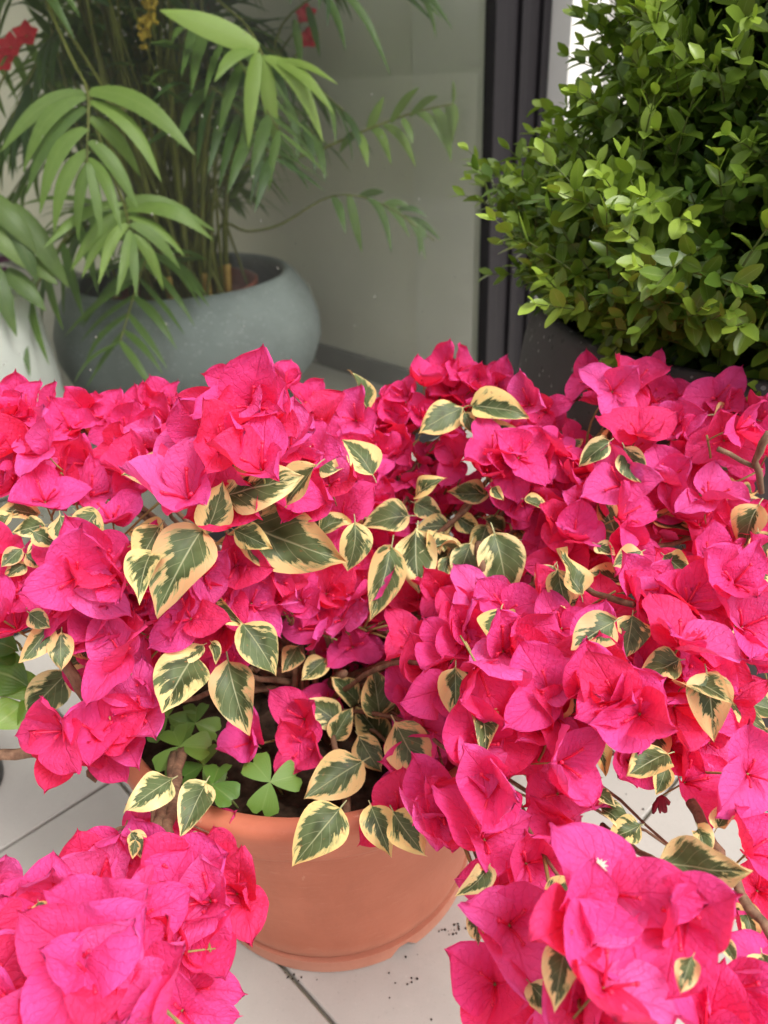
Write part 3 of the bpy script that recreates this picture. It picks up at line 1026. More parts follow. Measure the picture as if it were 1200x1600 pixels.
# ------------------------------------------------------------------ leaves (base pixel, tip pixel, nearer(+)/farther(-) in metres, shape)
LF = [
    (318, 828, 240, 952, .05), (250, 822, 205, 890, .03), (372, 812, 536, 886, .05), (366, 828, 425, 858, .03), (352, 776, 466, 744, .04),
    (357, 1034, 384, 1146, .06), (378, 976, 438, 1046, .05), (306, 1020, 246, 1112, .05), (318, 1008, 282, 1034, .05), (330, 1004, 346, 1032, .05),
    (652, 828, 648, 928, .05), (612, 852, 588, 966, .05), (676, 838, 690, 864, .03), (736, 848, 712, 914, .03), (772, 832, 806, 938, .05), (640, 806, 570, 812, .04),
    (722, 638, 654, 670, .04), (738, 634, 820, 636, .04), (726, 644, 740, 676, .04), (764, 772, 700, 772, .04), (768, 762, 786, 782, .03), (648, 786, 690, 806, .03), (705, 822, 650, 822, .03),
    (694, 830, 692, 862, .03), (712, 805, 750, 834, .03), (760, 820, 748, 870, .02),
    (952, 690, 905, 726, .03), (976, 700, 1002, 758, .03), (948, 684, 930, 690, .02), (872, 890, 882, 954, .04), (866, 884, 838, 930, .02), (962, 970, 888, 1012, .04), (988, 962, 976, 1026, .03),
    (1062, 1032, 998, 1052, .04), (1104, 1050, 1122, 1144, .05), (1044, 1178, 978, 1208, .04), (1042, 1196, 1028, 1242, .04), (1038, 868, 1078, 902, .03), (1186, 788, 1150, 854, .03),
    (1002, 862, 958, 882, .02), (1180, 770, 1140, 770, .02), (1185, 830, 1195, 870, .02), (930, 850, 960, 870, .02),
    (592, 1122, 588, 1044, .02), (520, 1156, 548, 1106, .01), (566, 1190, 474, 1242, .05), (532, 1262, 464, 1348, .05), (618, 1130, 668, 1226, .02), (560, 1150, 592, 1206, .02),
    (530, 1130, 480, 1090, .0), (560, 1100, 520, 1056, .0), (600, 1160, 560, 1100, .0), (615, 1268, 660, 1340, .02), (580, 1260, 610, 1330, .01),
    (268, 1218, 194, 1262, .05), (322, 1222, 284, 1298, .05), (212, 1312, 205, 1342, .02), (78, 978, 38, 1036, .02), (96, 988, 92, 1048, .02), (46, 958, 76, 982, .03), (60, 940, 40, 950, .02), (110, 990, 140, 1030, .0),
    (938, 1262, 992, 1290, .03), (930, 1236, 962, 1256, .03), (900, 1240, 940, 1218, .03), (1030, 1346, 1170, 1374, .04), (1090, 1292, 1112, 1344, .03), (1162, 1418, 1188, 1474, .03), (1120, 1294, 1150, 1246, .03),
    (762, 1356, 730, 1404, .02), (744, 1424, 744, 1474, .02), (850, 1400, 924, 1388, .02), (884, 1478, 868, 1566, .03), (828, 1536, 882, 1596, .03), (1082, 1496, 1060, 1550, .02), (1140, 1420, 1180, 1440, .02), (1130, 1470, 1150, 1500, .02),
    (60, 804, 2, 792, .02), (52, 830, 92, 854, .03), (40, 866, 66, 888, .03), (34, 858, 0, 884, .02), (94, 806, 104, 864, .02), (150, 800, 110, 850, .01), (70, 820, 20, 830, .02), (20, 800, -10, 830, .02), (120, 800, 160, 840, .01),
    (40, 880, 10, 900, .02), (70, 845, 40, 860, .02),
    (1190, 1490, 1200, 1560, .02), (700, 870, 690, 905, .01), (800, 850, 760, 880, .01), (820, 780, 858, 790, .03), (1000, 1290, 950, 1310, .01),
    (465, 1010, 440, 1050, .0), (510, 1030, 470, 1060, .0), (940, 1330, 900, 1370, .02), (860, 1570, 820, 1560, .01), (60, 1410, 66, 1440, .02), (140, 1580, 100, 1560, .01), (130, 1570, 150, 1600, .02), (205, 1300, 230, 1340, .02),
]
lr = np.random.default_rng(33)
for i, (bx, by, tx, ty, near) in enumerate(LF):
    r = range_at((bx + tx) / 2, (by + ty) / 2) - near - .022
    L = math.hypot(tx - bx, ty - by) * r / FPX
    b, t = P(bx, by, r + .12 * L), P(tx, ty, r - lr.uniform(.1, .45) * L)
    y = t - b
    Ln = y.length
    y.normalize()
    tocam = (CAM - b).normalized()
    z = tocam + Z * .35 + Vector(lr.normal(0, .22, 3))
    z = (z - y * z.dot(y)).normalized()
    x = y.cross(z)
    mw = Matrix((x, y, z)).transposed().to_4x4()
    wd = 1.0 if Ln < .075 else .8
    mw = Matrix.Translation(b) @ mw @ Matrix.Diagonal((Ln * lr.uniform(.95, 1.15) * wd, Ln, Ln, 1))
    link('leaf', LV[lr.integers(len(LV))], bou, mw)
# leaves that fill the shade under the bracts
lf2 = np.random.default_rng(77)
cnt = 0
while cnt < 190:
    i = lf2.integers(len(FL))
    p0, ax, sz = FPOS[i]
    p = p0 + Vector(lf2.normal(0, .03, 3)) - ax * lf2.uniform(.012, .06)
    fx, fy, _ = project(p)
    if p.z < .33 or (p - CAM).length < ranges[i] - .004:
        continue
    if any(x0 < fx < x1 and y0 < fy < y1 for x0, y0, x1, y1 in CLEAR[:5] + ((-50, 0, 1250, 640), (-50, 1330, 450, 1650))):
        continue
    y = (p - CANOPY).normalized() * .6 + Vector(lf2.normal(0, .6, 3)) + Vector((0, 0, -.25))
    y.normalize()
    z = Z * .8 + (CAM - p).normalized() * .6 + Vector(lf2.normal(0, .4, 3))
    z = (z - y * z.dot(y)).normalized()
    Ln = lf2.uniform(.034, .058)
    mw = Matrix.Translation(p) @ Matrix((y.cross(z), y, z)).transposed().to_4x4() @ Matrix.Diagonal((Ln, Ln, Ln, 1))
    link('leaf', LV[lf2.integers(len(LV))], bou, mw)
    cnt += 1

# ------------------------------------------------------------------ branches: one per bunch of flowers
br = np.random.default_rng(8)
left = list(range(len(FL)))
bunches = []
while left:
    i = left[0]
    grp = [j for j in left if (FPOS[j][0] - FPOS[i][0]).length < .075][:8]
    for j in grp:
        left.remove(j)
    bunches.append(grp)
for grp in bunches:
    c = sum((FPOS[j][0] for j in grp), Vector()) / len(grp)
    ax = sum((FPOS[j][1] for j in grp), Vector()).normalized()
    end = c - ax * .035 - Z * .01
    a = math.atan2(end.y - POT.y, end.x - POT.x) + br.normal(0, .3)
    rr = br.uniform(.015, .07)
    st = Vector((POT.x + rr * math.cos(a), POT.y + rr * math.sin(a), .285))
    ex, ey, _ = project(end)
    if ex < 430 and ey > 1240:
        st = P(255, 1292, .65)
    mid = st * .45 + end * .55
    mid.z = max(st.z, end.z) + br.uniform(.0, .05)
    mid += Vector((br.normal(0, .02), br.normal(0, .02), 0)) - (CAM - mid).normalized() * .05
    if ey > 1230 and ex > 560:
        mid = st * .5 + end * .5 + Vector((.07, .05, 0))
        mid.z = max(st.z, end.z) - .01
    pts = bez(st, mid, end, 12)
    for q in range(1, 11):
        pts[q] += Vector(br.normal(0, .0025, 3))
    mb = MB()
    r0 = br.uniform(.0028, .0045) * (.6 if ey > 1230 else 1)
    mb.tube(pts, [r0 * (1 - .6 * q / 11) * (1 + .12 * br.random()) for q in range(12)], 6, 0)
    for j in grp:
        f0, fa, sz = FPOS[j]
        tip = f0 - fa * sz * .58
        k = br.integers(9, 12)
        s0 = pts[k]
        mb.tube(bez(s0, (s0 + tip) / 2 + Vector(br.normal(0, .006, 3)), tip, 5), [.0016, .0014, .0012, .0011, .001], 5, 1)
    link('branch', mb.mesh('branch', [M['bark'], M['twig']]), bou)
# woody stems the photograph shows bare
for pts, r0 in [
    ([(272, 1178, .80), (268, 1215, .76), (262, 1250, .70), (240, 1300, .64)], .0048),
    ([(282, 1172, .80), (276, 1212, .765), (273, 1240, .72), (262, 1290, .65), (268, 1320, .63)], .0052),
    ([(200, 1170, .78), (172, 1186, .76), (150, 1200, .75), (142, 1218, .75)], .0055),
    ([(-40, 1184, .80), (28, 1178, .79), (90, 1170, .78), (190, 1168, .79)], .0050),
    ([(150, 1110, .74), (112, 1060, .70), (95, 1010, .69), (88, 985, .68)], .0046),
    ([(748, 850, .78), (752, 885, .76), (756, 930, .80), (750, 1000, .84)], .0044),
    ([(1080, 1252, .66), (1105, 1300, .64), (1130, 1350, .62), (1175, 1420, .60), (1215, 1480, .60)], .0036),
    ([(940, 1290, .72), (1000, 1330, .66), (1060, 1360, .62)], .0022), ([(1010, 1480, .55), (1060, 1530, .56), (1110, 1580, .56)], .0026),
    ([(544, 1282, .76), (540, 1240, .77), (532, 1200, .79), (520, 1150, .82)], .0038),
    ([(1200, 680, .72), (1180, 720, .74), (1190, 770, .76)], .003), ([(1120, 700, .74), (1180, 730, .745)], .0022),
    ([(930, 880, .80), (980, 860, .80), (1050, 850, .81), (1120, 830, .82)], .0026), ([(820, 920, .76), (870, 905, .73), (930, 925, .70), (990, 945, .66)], .003),
]:
    w_ = [P(*p) for p in pts]
    sp = []
    for q in range(len(w_) - 1):
        for t in (0, .33, .66):
            sp.append(w_[q].lerp(w_[q + 1], t) + Vector(br.normal(0, .0011, 3)))
    sp.append(w_[-1])
    mb = MB()
    mb.tube(sp, [r0 * (1 + .25 * br.random()) * (1 - .25 * q / len(sp)) for q in range(len(sp))], 7, 0)
    link('branch', mb.mesh('branch', [M['bark']]), bou)
# trunk out of the soil
mb = MB()
for k in range(5):
    a = k * 1.3
    mb.tube(bez(POT + Vector((.02 * math.cos(a), .02 * math.sin(a), .27)), POT + Vector((.03 * math.cos(a), .03 * math.sin(a), .31)), POT + Vector((.07 * math.cos(a), .07 * math.sin(a), .35)), 7), [.011, .010, .009, .008, .007, .006, .004], 8)
link('trunk', mb.mesh('trunk', [M['bark']]), bou)
# wilted bloom
mb = MB()
wp = P(1034, 1244, range_at(1034, 1244))
for k in range(9):
    d = Vector((br.normal(0, .35), br.normal(0, .35), -1)).normalized()
    L = br.uniform(.012, .02)
    mb.tube(bez(wp, wp + d * L * .5 + Vector(br.normal(0, .002, 3)), wp + d * L, 5), [.0014, .002, .0018, .0022, .0008], 5)
link('wilted_flower', mb.mesh('wilted_flower', [M['wilt']]), bou)['label'] = 'shrivelled dark red bloom'


# ------------------------------------------------------------------ clover in the pot
def leaflet(wide=.52, notch=.10, nu=6, nv=6, fold=.25):
    """heart-shaped leaflet along +Y"""
    V, UV, F = [], [], []
    for j in range(nv + 1):
        v = j / nv
        for i in range(nu + 1):
            x = i / nu * 2 - 1
            wv = wide * (math.sin(math.pi * (.5 * v ** .9)) ** .9) if v > 0 else 0.01
            if v > .7:
                wv *= 1 - ((v - .7) / .3) ** 2 * .32
            Y = v * (1 - notch * 1.8 * max(0, 1 - abs(x) * 2.2) * v ** 4 - .16 * x * x * v ** 3)
            V.append((x * wv, Y, fold * abs(x) * wv - .12 * v * v))
            UV.append((x * .5 + .5, v))
    W = nu + 1
    for j in range(nv):
        for i in range(nu):
            F.append((j * W + i, j * W + i + 1, (j + 1) * W + i + 1, (j + 1) * W + i))
    return mesh('leaflet', V, F, [M['clover']], UV)


CLM = [leaflet(.52, .12, fold=f_) for f_ in (.15, .25, .4)]
cr = np.random.default_rng(4)
CLOV = [
    (281, 1166, 48, .46, .346, 'bright green three leaf clover beside the pot rim, under a hanging pink flower'),
    (332, 1226, 46, -.15, .352, 'blue green clover spilling over the terracotta rim beside a cream edged leaf'),
    (422, 1222, 50, .9, .330, 'dark green clover with wide leaflets on the soil behind the front rim'),
    (318, 1196, 40, 1.9, .325, 'small clover half hidden between the two rim clovers'),
    (262, 1120, 44, 2.4, .335, 'shaded clover standing deep under the pink bracts inside the pot'),
    (305, 1130, 40, .2, .33, 'dim clover behind the brightest clover, under the big cream edged leaf'),
]
for k, (px, py, s_, spin, zt, lab) in enumerate(CLOV):
    d = ray(px, py)
    p = CAM + d * ((zt - CAM_H) / d.z)
    ctr = p - POT
    root = Vector((p.x - ctr.x * .15, p.y - ctr.y * .15, .281))
    rad = Vector((root.x - POT.x, root.y - POT.y, 0))
    if rad.length > .195:
        rad *= .195 / rad.length
        root = POT + rad + Vector((0, 0, .281))
    t = thing('clover', lab, 'clover', root, 'clovers in the terracotta pot')
    mb = MB()
    mb.tube(bez(root - Z * .006, root * .5 + p * .5 + Z * .008, p, 7), .0011, 5)
    link('stem', mb.mesh('stem', [M['cstem']]), t)
    size = s_ * (p - CAM).length / FPX
    nrm = (CAM - p).normalized() * .7 + Z * .8 + Vector(cr.normal(0, .15, 3))
    fm = frame_from(nrm, Vector((0, 1, 0)), spin)
    for q in range(3):
        mw = Matrix.Translation(p) @ fm @ Matrix.Rotation(q * 2.094 + cr.normal(0, .08), 4, 'Z') @ Matrix.Rotation(-.12 + cr.normal(0, .08), 4, 'X') @ Matrix.Diagonal((size, size, size, 1))
        lo = link('leaflet', CLM[cr.integers(3)], t, mw)
        lo.color = (cr.uniform(.1, .9) if k != 1 else .15, 0, 0, 1)

# ------------------------------------------------------------------ boxwood in its charcoal planter
BX = Vector((.56, 1.04, 0))
bp = thing('planter', 'tall charcoal egg-shaped planter with pitted speckled finish, under the boxwood', 'planter', BX)
mb = MB()
mb.lathe([(.02, .002), (.205, .002), (.22, .012), (.262, .10), (.310, .22), (.346, .34), (.360, .43), (.360, .48), (.350, .55), (.338, .595),
          (.331, .604), (.314, .604), (.308, .595), (.312, .56), (.316, .50)], BX, 96)
link('shell', mb.mesh('shell', [M['charcoal']]), bp)
V = [(BX.x, BX.y, .55)]
F = []
for k in range(40):
    V.append((BX.x + .314 * math.cos(k * math.pi / 20), BX.y + .314 * math.sin(k * math.pi / 20), .535 + .01 * rng.random()))
    F.append((0, 1 + k, 1 + (k + 1) % 40))
link('soil', mesh('soil', V, F, [M['soil']], smooth=False), bp)

box = thing('boxwood_shrub', 'clipped boxwood with glossy small green leaves growing in charcoal planter', 'shrub', BX + Vector((0, 0, .545)))


def box_leaf(nu=2, nv=4, fold=.28, wide=.30, cup=.12):
    V, UV, F = [], [], []
    for j in range(nv + 1):
        v = j / nv
        wv = wide * max(.03, math.sin(math.pi * min(1, (v * .94 + .04)) ** .9) ** .62)
        for i in range(nu + 1):
            x = i / nu * 2 - 1
            V.append((x * wv, v, abs(x) * wv * fold - cup * v * v + .05 * v))
            UV.append((x * .5 + .5, v))
    W = nu + 1
    for j in range(nv):
        for i in range(nu):
            F.append((j * W + i, j * W + i + 1, (j + 1) * W + i + 1, (j + 1) * W + i))
    return V, F, UV


BL = [box_leaf(4, 6, f_, w_, c_) for f_, w_, c_ in ((.25, .29, .1), (.4, .27, .2), (.15, .31, .0), (.3, .25, -.1))]
BLs = [box_leaf(2, 3, f_, w_, c_) for f_, w_, c_ in ((.25, .29, .1), (.4, .27, .2), (.15, .31, .0), (.3, .25, -.1))]
BLM = [mesh('leaf', V, F, [M['box_o']], UV) for V, F, UV in BL]
RZ = [(.54, .20), (.60, .27), (.66, .35), (.72, .372), (.76, .33), (.80, .28), (.86, .25), (.92, .225), (1.0, .20), (1.1, .17), (1.2, .12), (1.3, .05)]


def rad_at(z):
    return float(np.interp(z, [a for a, b in RZ], [b for a, b in RZ]))


bxr = np.random.default_rng(12)
lump = smooth_noise(91)
allleaves, stems = [], MB()
for k in range(4600):
    z = bxr.uniform(.54, 1.30)
    th = bxr.uniform(0, 2 * math.pi)
    R_ = rad_at(z)
    if bxr.random() > (R_ + .12) / .50:
        continue
    depth = 1 - .62 * bxr.random() ** 2.2 if k < 4000 else bxr.uniform(.12, .5)
    rr = R_ * depth * (1 + .07 * lump(th * .5, z * 3))
    p = Vector((BX.x + rr * math.cos(th), BX.y + rr * math.sin(th), z))
    out = Vector((math.cos(th), math.sin(th), (z - .68) * 1.1)).normalized()
    d = (out * .75 + Z * .55 + Vector(bxr.normal(0, .38, 3))).normalized()
    L = bxr.uniform(.05, .10)
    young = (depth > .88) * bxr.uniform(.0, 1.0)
    if depth > .9 and bxr.random() < .14:
        p = p + out * bxr.uniform(.01, .05)         # stray shoots
        L *= 1.3
        young = bxr.uniform(.6, 1)
    side = Vector(bxr.normal(0, .2, 3))
    pts = bez(p - d * L * .4, p + side * .02 + d * L * .3, p + d * L, 5)
    stems.tube(pts, [.0014, .0013, .0011, .0009, .0006], 4, cap=False)
    npair = int(L / .0135)
    a0 = bxr.uniform(0, 3)
    for q in range(npair + 1):
        t = q / max(1, npair)
        pp = pts[0].lerp(pts[2], min(1, t * 2)) if t < .5 else pts[2].lerp(pts[4], t * 2 - 1)
        e1 = d.orthogonal().normalized()
        e2 = d.cross(e1)
        an = a0 + q * 1.35
        for sgn in (1, -1):
            lat = (e1 * math.cos(an) + e2 * math.sin(an)) * sgn
            spread = .9 - .55 * t ** 3
            y = (lat * spread + d * (1.05 - spread * .6) + Vector(bxr.normal(0, .12, 3)) - Z * .08).normalized()
            zz = (d * .8 + Z * .5 + Vector(bxr.normal(0, .1, 3)))
            zz = (zz - y * zz.dot(y)).normalized()
            ln = bxr.uniform(.024, .036) * (1 - .35 * t ** 4)
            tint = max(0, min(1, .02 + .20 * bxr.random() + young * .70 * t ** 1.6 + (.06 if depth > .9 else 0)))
            allleaves.append((pp, y, zz, ln, tint, depth))
score = []
for i, (pp, y, zz, ln, tint, depth) in enumerate(allleaves):
    x_, y_, r_ = project(pp + y * ln * .5)
    vis = (-10 < x_ < 1210) and (-10 < y_ < 640) and depth > .9 and (pp - BX).dot(CAM - BX) > 0
    if vis:
        area = abs(zz.dot((CAM - pp).normalized())) * ln * ln / (r_ * r_)
        score.append((area, i))
score.sort(reverse=True)
single = set(i for _, i in score[:290])
mass = MB()
for i, (pp, y, zz, ln, tint, depth) in enumerate(allleaves):
    x = y.cross(zz)
    k = i % 4
    if i in single:
        mw = Matrix.Translation(pp) @ Matrix((x, y, zz)).transposed().to_4x4() @ Matrix.Diagonal((ln, ln, ln, 1))
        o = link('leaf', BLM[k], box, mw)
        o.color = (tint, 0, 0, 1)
    else:
        V, F, UV = BLs[k]
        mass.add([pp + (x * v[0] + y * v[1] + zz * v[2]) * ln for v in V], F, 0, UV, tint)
tag(link('foliage', mass.mesh('foliage', [M['box_s']], uv=True, col=True), box), kind='stuff')
link('twigs', stems.mesh('twigs', [M['boxstem']]), box)['kind'] = 'stuff'
for k in range(16):                                  # main stems
    th = k * 2.4
    z1 = bxr.uniform(.75, 1.15)
    r1 = rad_at(z1) * .9
    mb = MB()
    st = BX + Vector((.05 * math.cos(th), .05 * math.sin(th), .535))
    mb.tube(bez(st, st + Vector((.3 * r1 * math.cos(th), .3 * r1 * math.sin(th), .18)), BX + Vector((r1 * math.cos(th), r1 * math.sin(th), z1)), 9), [.006 - .0005 * q for q in range(9)], 6)
    link('branch', mb.mesh('branch', [M['bark']]), box)

# ------------------------------------------------------------------ palm in the blue-grey bowl behind the glass
PB = Vector((-.572, 2.36, 0.002))
pl = thing('planter', 'wide blue-grey bowl planter behind the glass holding the palm', 'planter', PB)
mb = MB()
mb.lathe([(.02, .0), (.22, .0), (.25, .012), (.32, .06), (.375, .13), (.400, .20), (.398, .26), (.375, .33), (.335, .385), (.320, .398), (.308, .400),
          (.300, .392), (.315, .36), (.340, .30), (.345, .26)], PB, 96)
link('shell', mb.mesh('shell', [M['greyblue']]), pl)
V, F = [(PB.x, PB.y, .29)], []
for k in range(40):
    V.append((PB.x + .343 * math.cos(k * math.pi / 20), PB.y + .343 * math.sin(k * math.pi / 20), .283))
    F.append((0, 1 + k, 1 + (k + 1) % 40))
link('soil', mesh('soil', V, F, [M['soil']], smooth=False), pl)
ip = thing('nursery_pot', 'red-brown plastic inner pot sunk inside the blue-grey bowl planter', 'pot', PB + Vector((.0, 0, .287)))
mb = MB()
mb.lathe([(.205, .286), (.215, .36), (.222, .362), (.222, .374), (.212, .374), (.203, .33), (.19, .322), (.01, .326)], PB, 48)
link('body', mb.mesh('body', [M['inner']]), ip)

palm = thing('palm', 'bushy parlour palm with drooping feathered fronds behind the glass', 'palm', PB + Vector((0, 0, .325)))


def strip_leaf(b, t, nrm, wd, droop=.1, nv=8, fold=.25, skew=0.0, bulge=None):
    """lance-shaped leaflet from b to t"""
    b, t = Vector(b), Vector(t)
    y = t - b
    L = y.length
    y.normalize()
    z = (nrm - y * nrm.dot(y)).normalized()
    x = y.cross(z)
    V, UV, F = [], [], []
    for j in range(nv + 1):
        v = j / nv
        wv = wd * .5 * max(.02, math.sin(math.pi * min(1, v * .93 + .06) ** .72) ** .85)
        c = b + y * (L * v) + z * (droop * L * math.sin(math.pi * v))
        if bulge is not None:
            c += bulge * (L * math.sin(math.pi * v ** .8))
        for i in (-1, 0, 1):
            V.append(c + x * (i * wv + skew * L * math.sin(math.pi * v)) + z * (abs(i) * -wv * fold))
            UV.append((i * .5 + .5, v))
    for j in range(nv):
        for i in range(2):
            F.append((j * 3 + i, j * 3 + i + 1, (j + 1) * 3 + i + 1, (j + 1) * 3 + i))
    return V, F, UV


def polyline(w_, n=4):
    """smooth curve through points"""
    out = []
    for i in range(len(w_) - 1):
        p0, p1, p2, p3 = w_[max(i - 1, 0)], w_[i], w_[i + 1], w_[min(i + 2, len(w_) - 1)]
        for q in range(n):
            t = q / n
            out.append(.5 * ((2 * p1) + (p2 - p0) * t + (2 * p0 - 5 * p1 + 4 * p2 - p3) * t * t + (3 * p1 - p0 - 3 * p2 + p3) * t ** 3))
    out.append(w_[-1])
    return out


pr = np.random.default_rng(17)
PTOP = PB + Vector((0, 0, .33))


def petiole(first, second):
    """stalk from the pot up to where the leaflets begin"""
    a = pr.uniform(0, 6.28)
    st = PTOP + Vector((.09 * math.cos(a), .09 * math.sin(a), 0))
    top = first + (first - second).normalized() * .12 + Z * .03
    return [st, st * .6 + top * .4 + Z * .12, top]


# fronds the photograph shows clearly: rachis pixels, then each leaflet (base, tip, width in pixels)
HAND = [
    (.42, [(112, 92, 2.06), (137, 145, 1.98), (136, 235, 1.93), (137, 262, 1.91)],
     [(132, 145, 0, 238, 32), (133, 150, 36, 268, 34), (133, 168, 42, 302, 36), (134, 200, 62, 335, 36), (136, 235, 84, 364, 32), (137, 255, 122, 376, 26), (138, 255, 158, 372, 24),
      (140, 142, 305, 242, 46), (142, 157, 252, 284, 38), (140, 184, 220, 276, 34), (140, 220, 216, 328, 34), (138, 246, 190, 362, 28)]),
    (.52, [(175, 270, 2.06), (193, 318, 1.98), (205, 368, 1.93)],
     [(193, 318, 68, 388, 26), (195, 330, 110, 424, 28), (198, 340, 128, 434, 28), (200, 350, 154, 445, 26), (204, 360, 182, 464, 24), (206, 366, 214, 466, 22), (207, 366, 256, 454, 28),
      (204, 350, 282, 420, 28), (202, 338, 290, 402, 26), (200, 326, 334, 376, 32), (198, 318, 338, 362, 26), (196, 312, 300, 330, 24)]),
    (.85, [(330, -10, 2.2), (385, 40, 2.06), (410, 86, 2.0)],
     [(404, 76, 250, 16, 54), (402, 82, 388, 232, 34), (410, 86, 434, 238, 36), (416, 88, 505, 222, 38), (424, 92, 522, 178, 26), (432, 94, 528, 132, 16), (396, 78, 335, 128, 30)]),
    (.45, [(470, 245, 2.3), (560, 208, 2.24), (640, 178, 2.22), (745, 160, 2.2)],
     [(560, 208, 575, 262, 22), (580, 200, 612, 258, 22), (600, 195, 650, 262, 22), (650, 175, 705, 236, 24), (680, 168, 726, 250, 26), (705, 165, 768, 222, 22), (735, 160, 772, 216, 18), (745, 160, 775, 122, 10),
      (575, 202, 600, 150, 24), (610, 190, 655, 136, 24), (640, 180, 690, 150, 22), (560, 208, 530, 240, 22), (630, 184, 645, 226, 20)]),
    (.12, [(440, 350, 2.35), (520, 306, 2.28), (600, 320, 2.2), (690, 378, 2.14)],
     [(520, 306, 540, 366, 22), (545, 304, 566, 396, 24), (575, 310, 612, 396, 20), (600, 320, 640, 372, 20), (630, 335, 665, 406, 18), (655, 350, 672, 402, 16), (560, 306, 600, 300, 20), (600, 318, 640, 322, 18), (640, 340, 690, 376, 16), (620, 328, 668, 340, 16), (660, 356, 685, 378, 12)]),
    (.15, [(420, 140, 2.4), (440, 40, 2.35), (520, -20, 2.3), (610, -30, 2.25)],
     [(520, -20, 610, 118, 18), (560, -30, 690, 40, 16), (600, -30, 700, 30, 14), (620, -30, 720, 45, 14), (640, -30, 690, 60, 14), (480, 10, 500, 90, 18), (500, -10, 540, 80, 18), (460, 30, 470, 110, 20)]),
]
nleaf = 0


def inside(q):
    a_, n_ = (q - T0).dot(A), (q - T0).dot(N)
    return q + A * min(0, aF - .05 - a_) + N * max(0, DV + .16 - n_)


for tint, rac, lfs in HAND:
    w_ = [inside(P(*p)) for p in rac]
    pts = polyline(petiole(w_[0], w_[1]) + w_, 4)
    mb = MB()
    mb.tube(pts, [.0055 * (1 - .6 * q / len(pts)) for q in range(len(pts))], 6)
    fo = link('frond', mb.mesh('frond', [M['cane']]), palm)
    for (bx, by, tx, ty, wd) in lfs:
        # distance of the base from the nearest rachis point
        px = [(q[0] - bx) ** 2 + (q[1] - by) ** 2 for q in rac]
        r = rac[int(np.argmin(px))][2]
        b, t = inside(P(bx, by, r)), inside(P(tx, ty, r - pr.uniform(-.02, .10)))
        nrm = (CAM - b).normalized() + Z * .5 + Vector(pr.normal(0, .2, 3))
        V, F, UV = strip_leaf(b, t, nrm, .60 * wd * r / FPX, pr.uniform(.03, .10), 10, pr.uniform(.1, .4), pr.uniform(-.02, .02), (CU * pr.uniform(.05, .11) + CR * (.06 if tx > bx else -.06)) * (1 if abs(tx - bx) > 25 else .2))
        lo = link('leaflet', mesh('leaflet', V, F, [M['palm']], UV), fo)
        lo.color = (max(0, min(1, tint + pr.normal(0, .10))), 0, 0, 1)
        nleaf += 1
# further fronds all round
for k in range(84):
    az = k * 2.39996 + pr.normal(0, .2)
    out = Vector((math.cos(az), math.sin(az), 0))
    hgt = pr.uniform(.45, 1.35) if k < 74 else pr.uniform(.16, .3)
    rad = min(pr.uniform(.35, .75), .62)
    # keep fronds inside the room: clear of the side wall and the glass
    top = PTOP + out * rad * .45 + Z * hgt
    tip = PTOP + out * rad + Z * (hgt - pr.uniform(.0, .3))
    qx, qy, _ = project(tip)
    if qx > 320 and qy > 290:
        continue
    tx_, ty_, _ = project(top)
    if (tip - CAM).length < 2.32 and qx < 450 and qy > 20 and hgt > .3:
        continue
    lim_a = aF - .06
    for q in (top, tip):
        a_, n_ = (q - T0).dot(A), (q - T0).dot(N)
        q += A * min(0, lim_a - .10 - a_) + N * max(0, DV + .30 - n_)
    st = PTOP + Vector((pr.normal(0, .06), pr.normal(0, .06), 0))
    pts = polyline([st, st * .55 + top * .45 + Z * .1 * hgt, top, tip], 6)
    mb = MB()
    mb.tube(pts, [.005 * (1 - .65 * q / len(pts)) for q in range(len(pts))], 5, 0)
    tl = pr.uniform(.0, .6)
    npair = 11
    for q in range(npair):
        t = .45 + .55 * q / (npair - 1)
        ip_ = min(len(pts) - 2, int(t * (len(pts) - 1)))
        b = pts[ip_].lerp(pts[ip_ + 1], t * (len(pts) - 1) - ip_)
        d = (pts[ip_ + 1] - pts[ip_]).normalized()
        s0 = d.cross(Z)
        if s0.length < .05:
            s0 = Vector((1, 0, 0))
        s0.normalize()
        for sg in (1, -1):
            L = (.26 - .10 * abs(t - .65) / .35) * pr.uniform(.85, 1.1)
            dr = (s0 * sg * .75 + d * .65 - Z * pr.uniform(.2, .7)).normalized()
            tp = b + dr * L
            a_, n_ = (tp - T0).dot(A), (tp - T0).dot(N)
            tp += A * min(0, lim_a - a_) + N * max(0, DV + .20 - n_)
            V, F, UV = strip_leaf(b, tp, Z + out * .3 + Vector(pr.normal(0, .2, 3)), pr.uniform(.018, .032), pr.uniform(.04, .14), 6, .3)
            mb.add(V, F, 1, UV, max(0, min(1, tl + pr.normal(0, .1))))
    link('frond', mb.mesh('frond', [M['cane'], M['palm_s']], uv=True, col=True), palm)
for k in range(22):                                  # canes
    a = k * 2.4
    r_ = .02 + .11 * math.sqrt(k / 22)
    st = PTOP + Vector((r_ * math.cos(a), r_ * math.sin(a), -.012))
    lean = Vector((math.cos(a), math.sin(a), 0)) * pr.uniform(.02, .16)
    en = st + lean + Z * pr.uniform(.5, 1.0)
    mb = MB()
    mb.tube(bez(st, st + Z * .3, en, 10), [.0095 - .0004 * q + (.0015 if q % 3 == 0 else 0) for q in range(10)], 7, 0)
    if k % 3 == 0:
        mb.tube(bez(st + Z * .01, st + Z * .05, st + Z * .10 + lean * .05, 4), [.013, .0125, .012, .0115], 7, 1)
    link('cane', mb.mesh('cane', [M['cane'], M['node']]), palm)
mb = MB()                                            # beaded flower spike
sp = [P(240, -40, 2.15), P(232, 20, 2.15), P(222, 62, 2.16)]
pts = polyline(sp, 8)
mb.tube(pts, .003, 5)
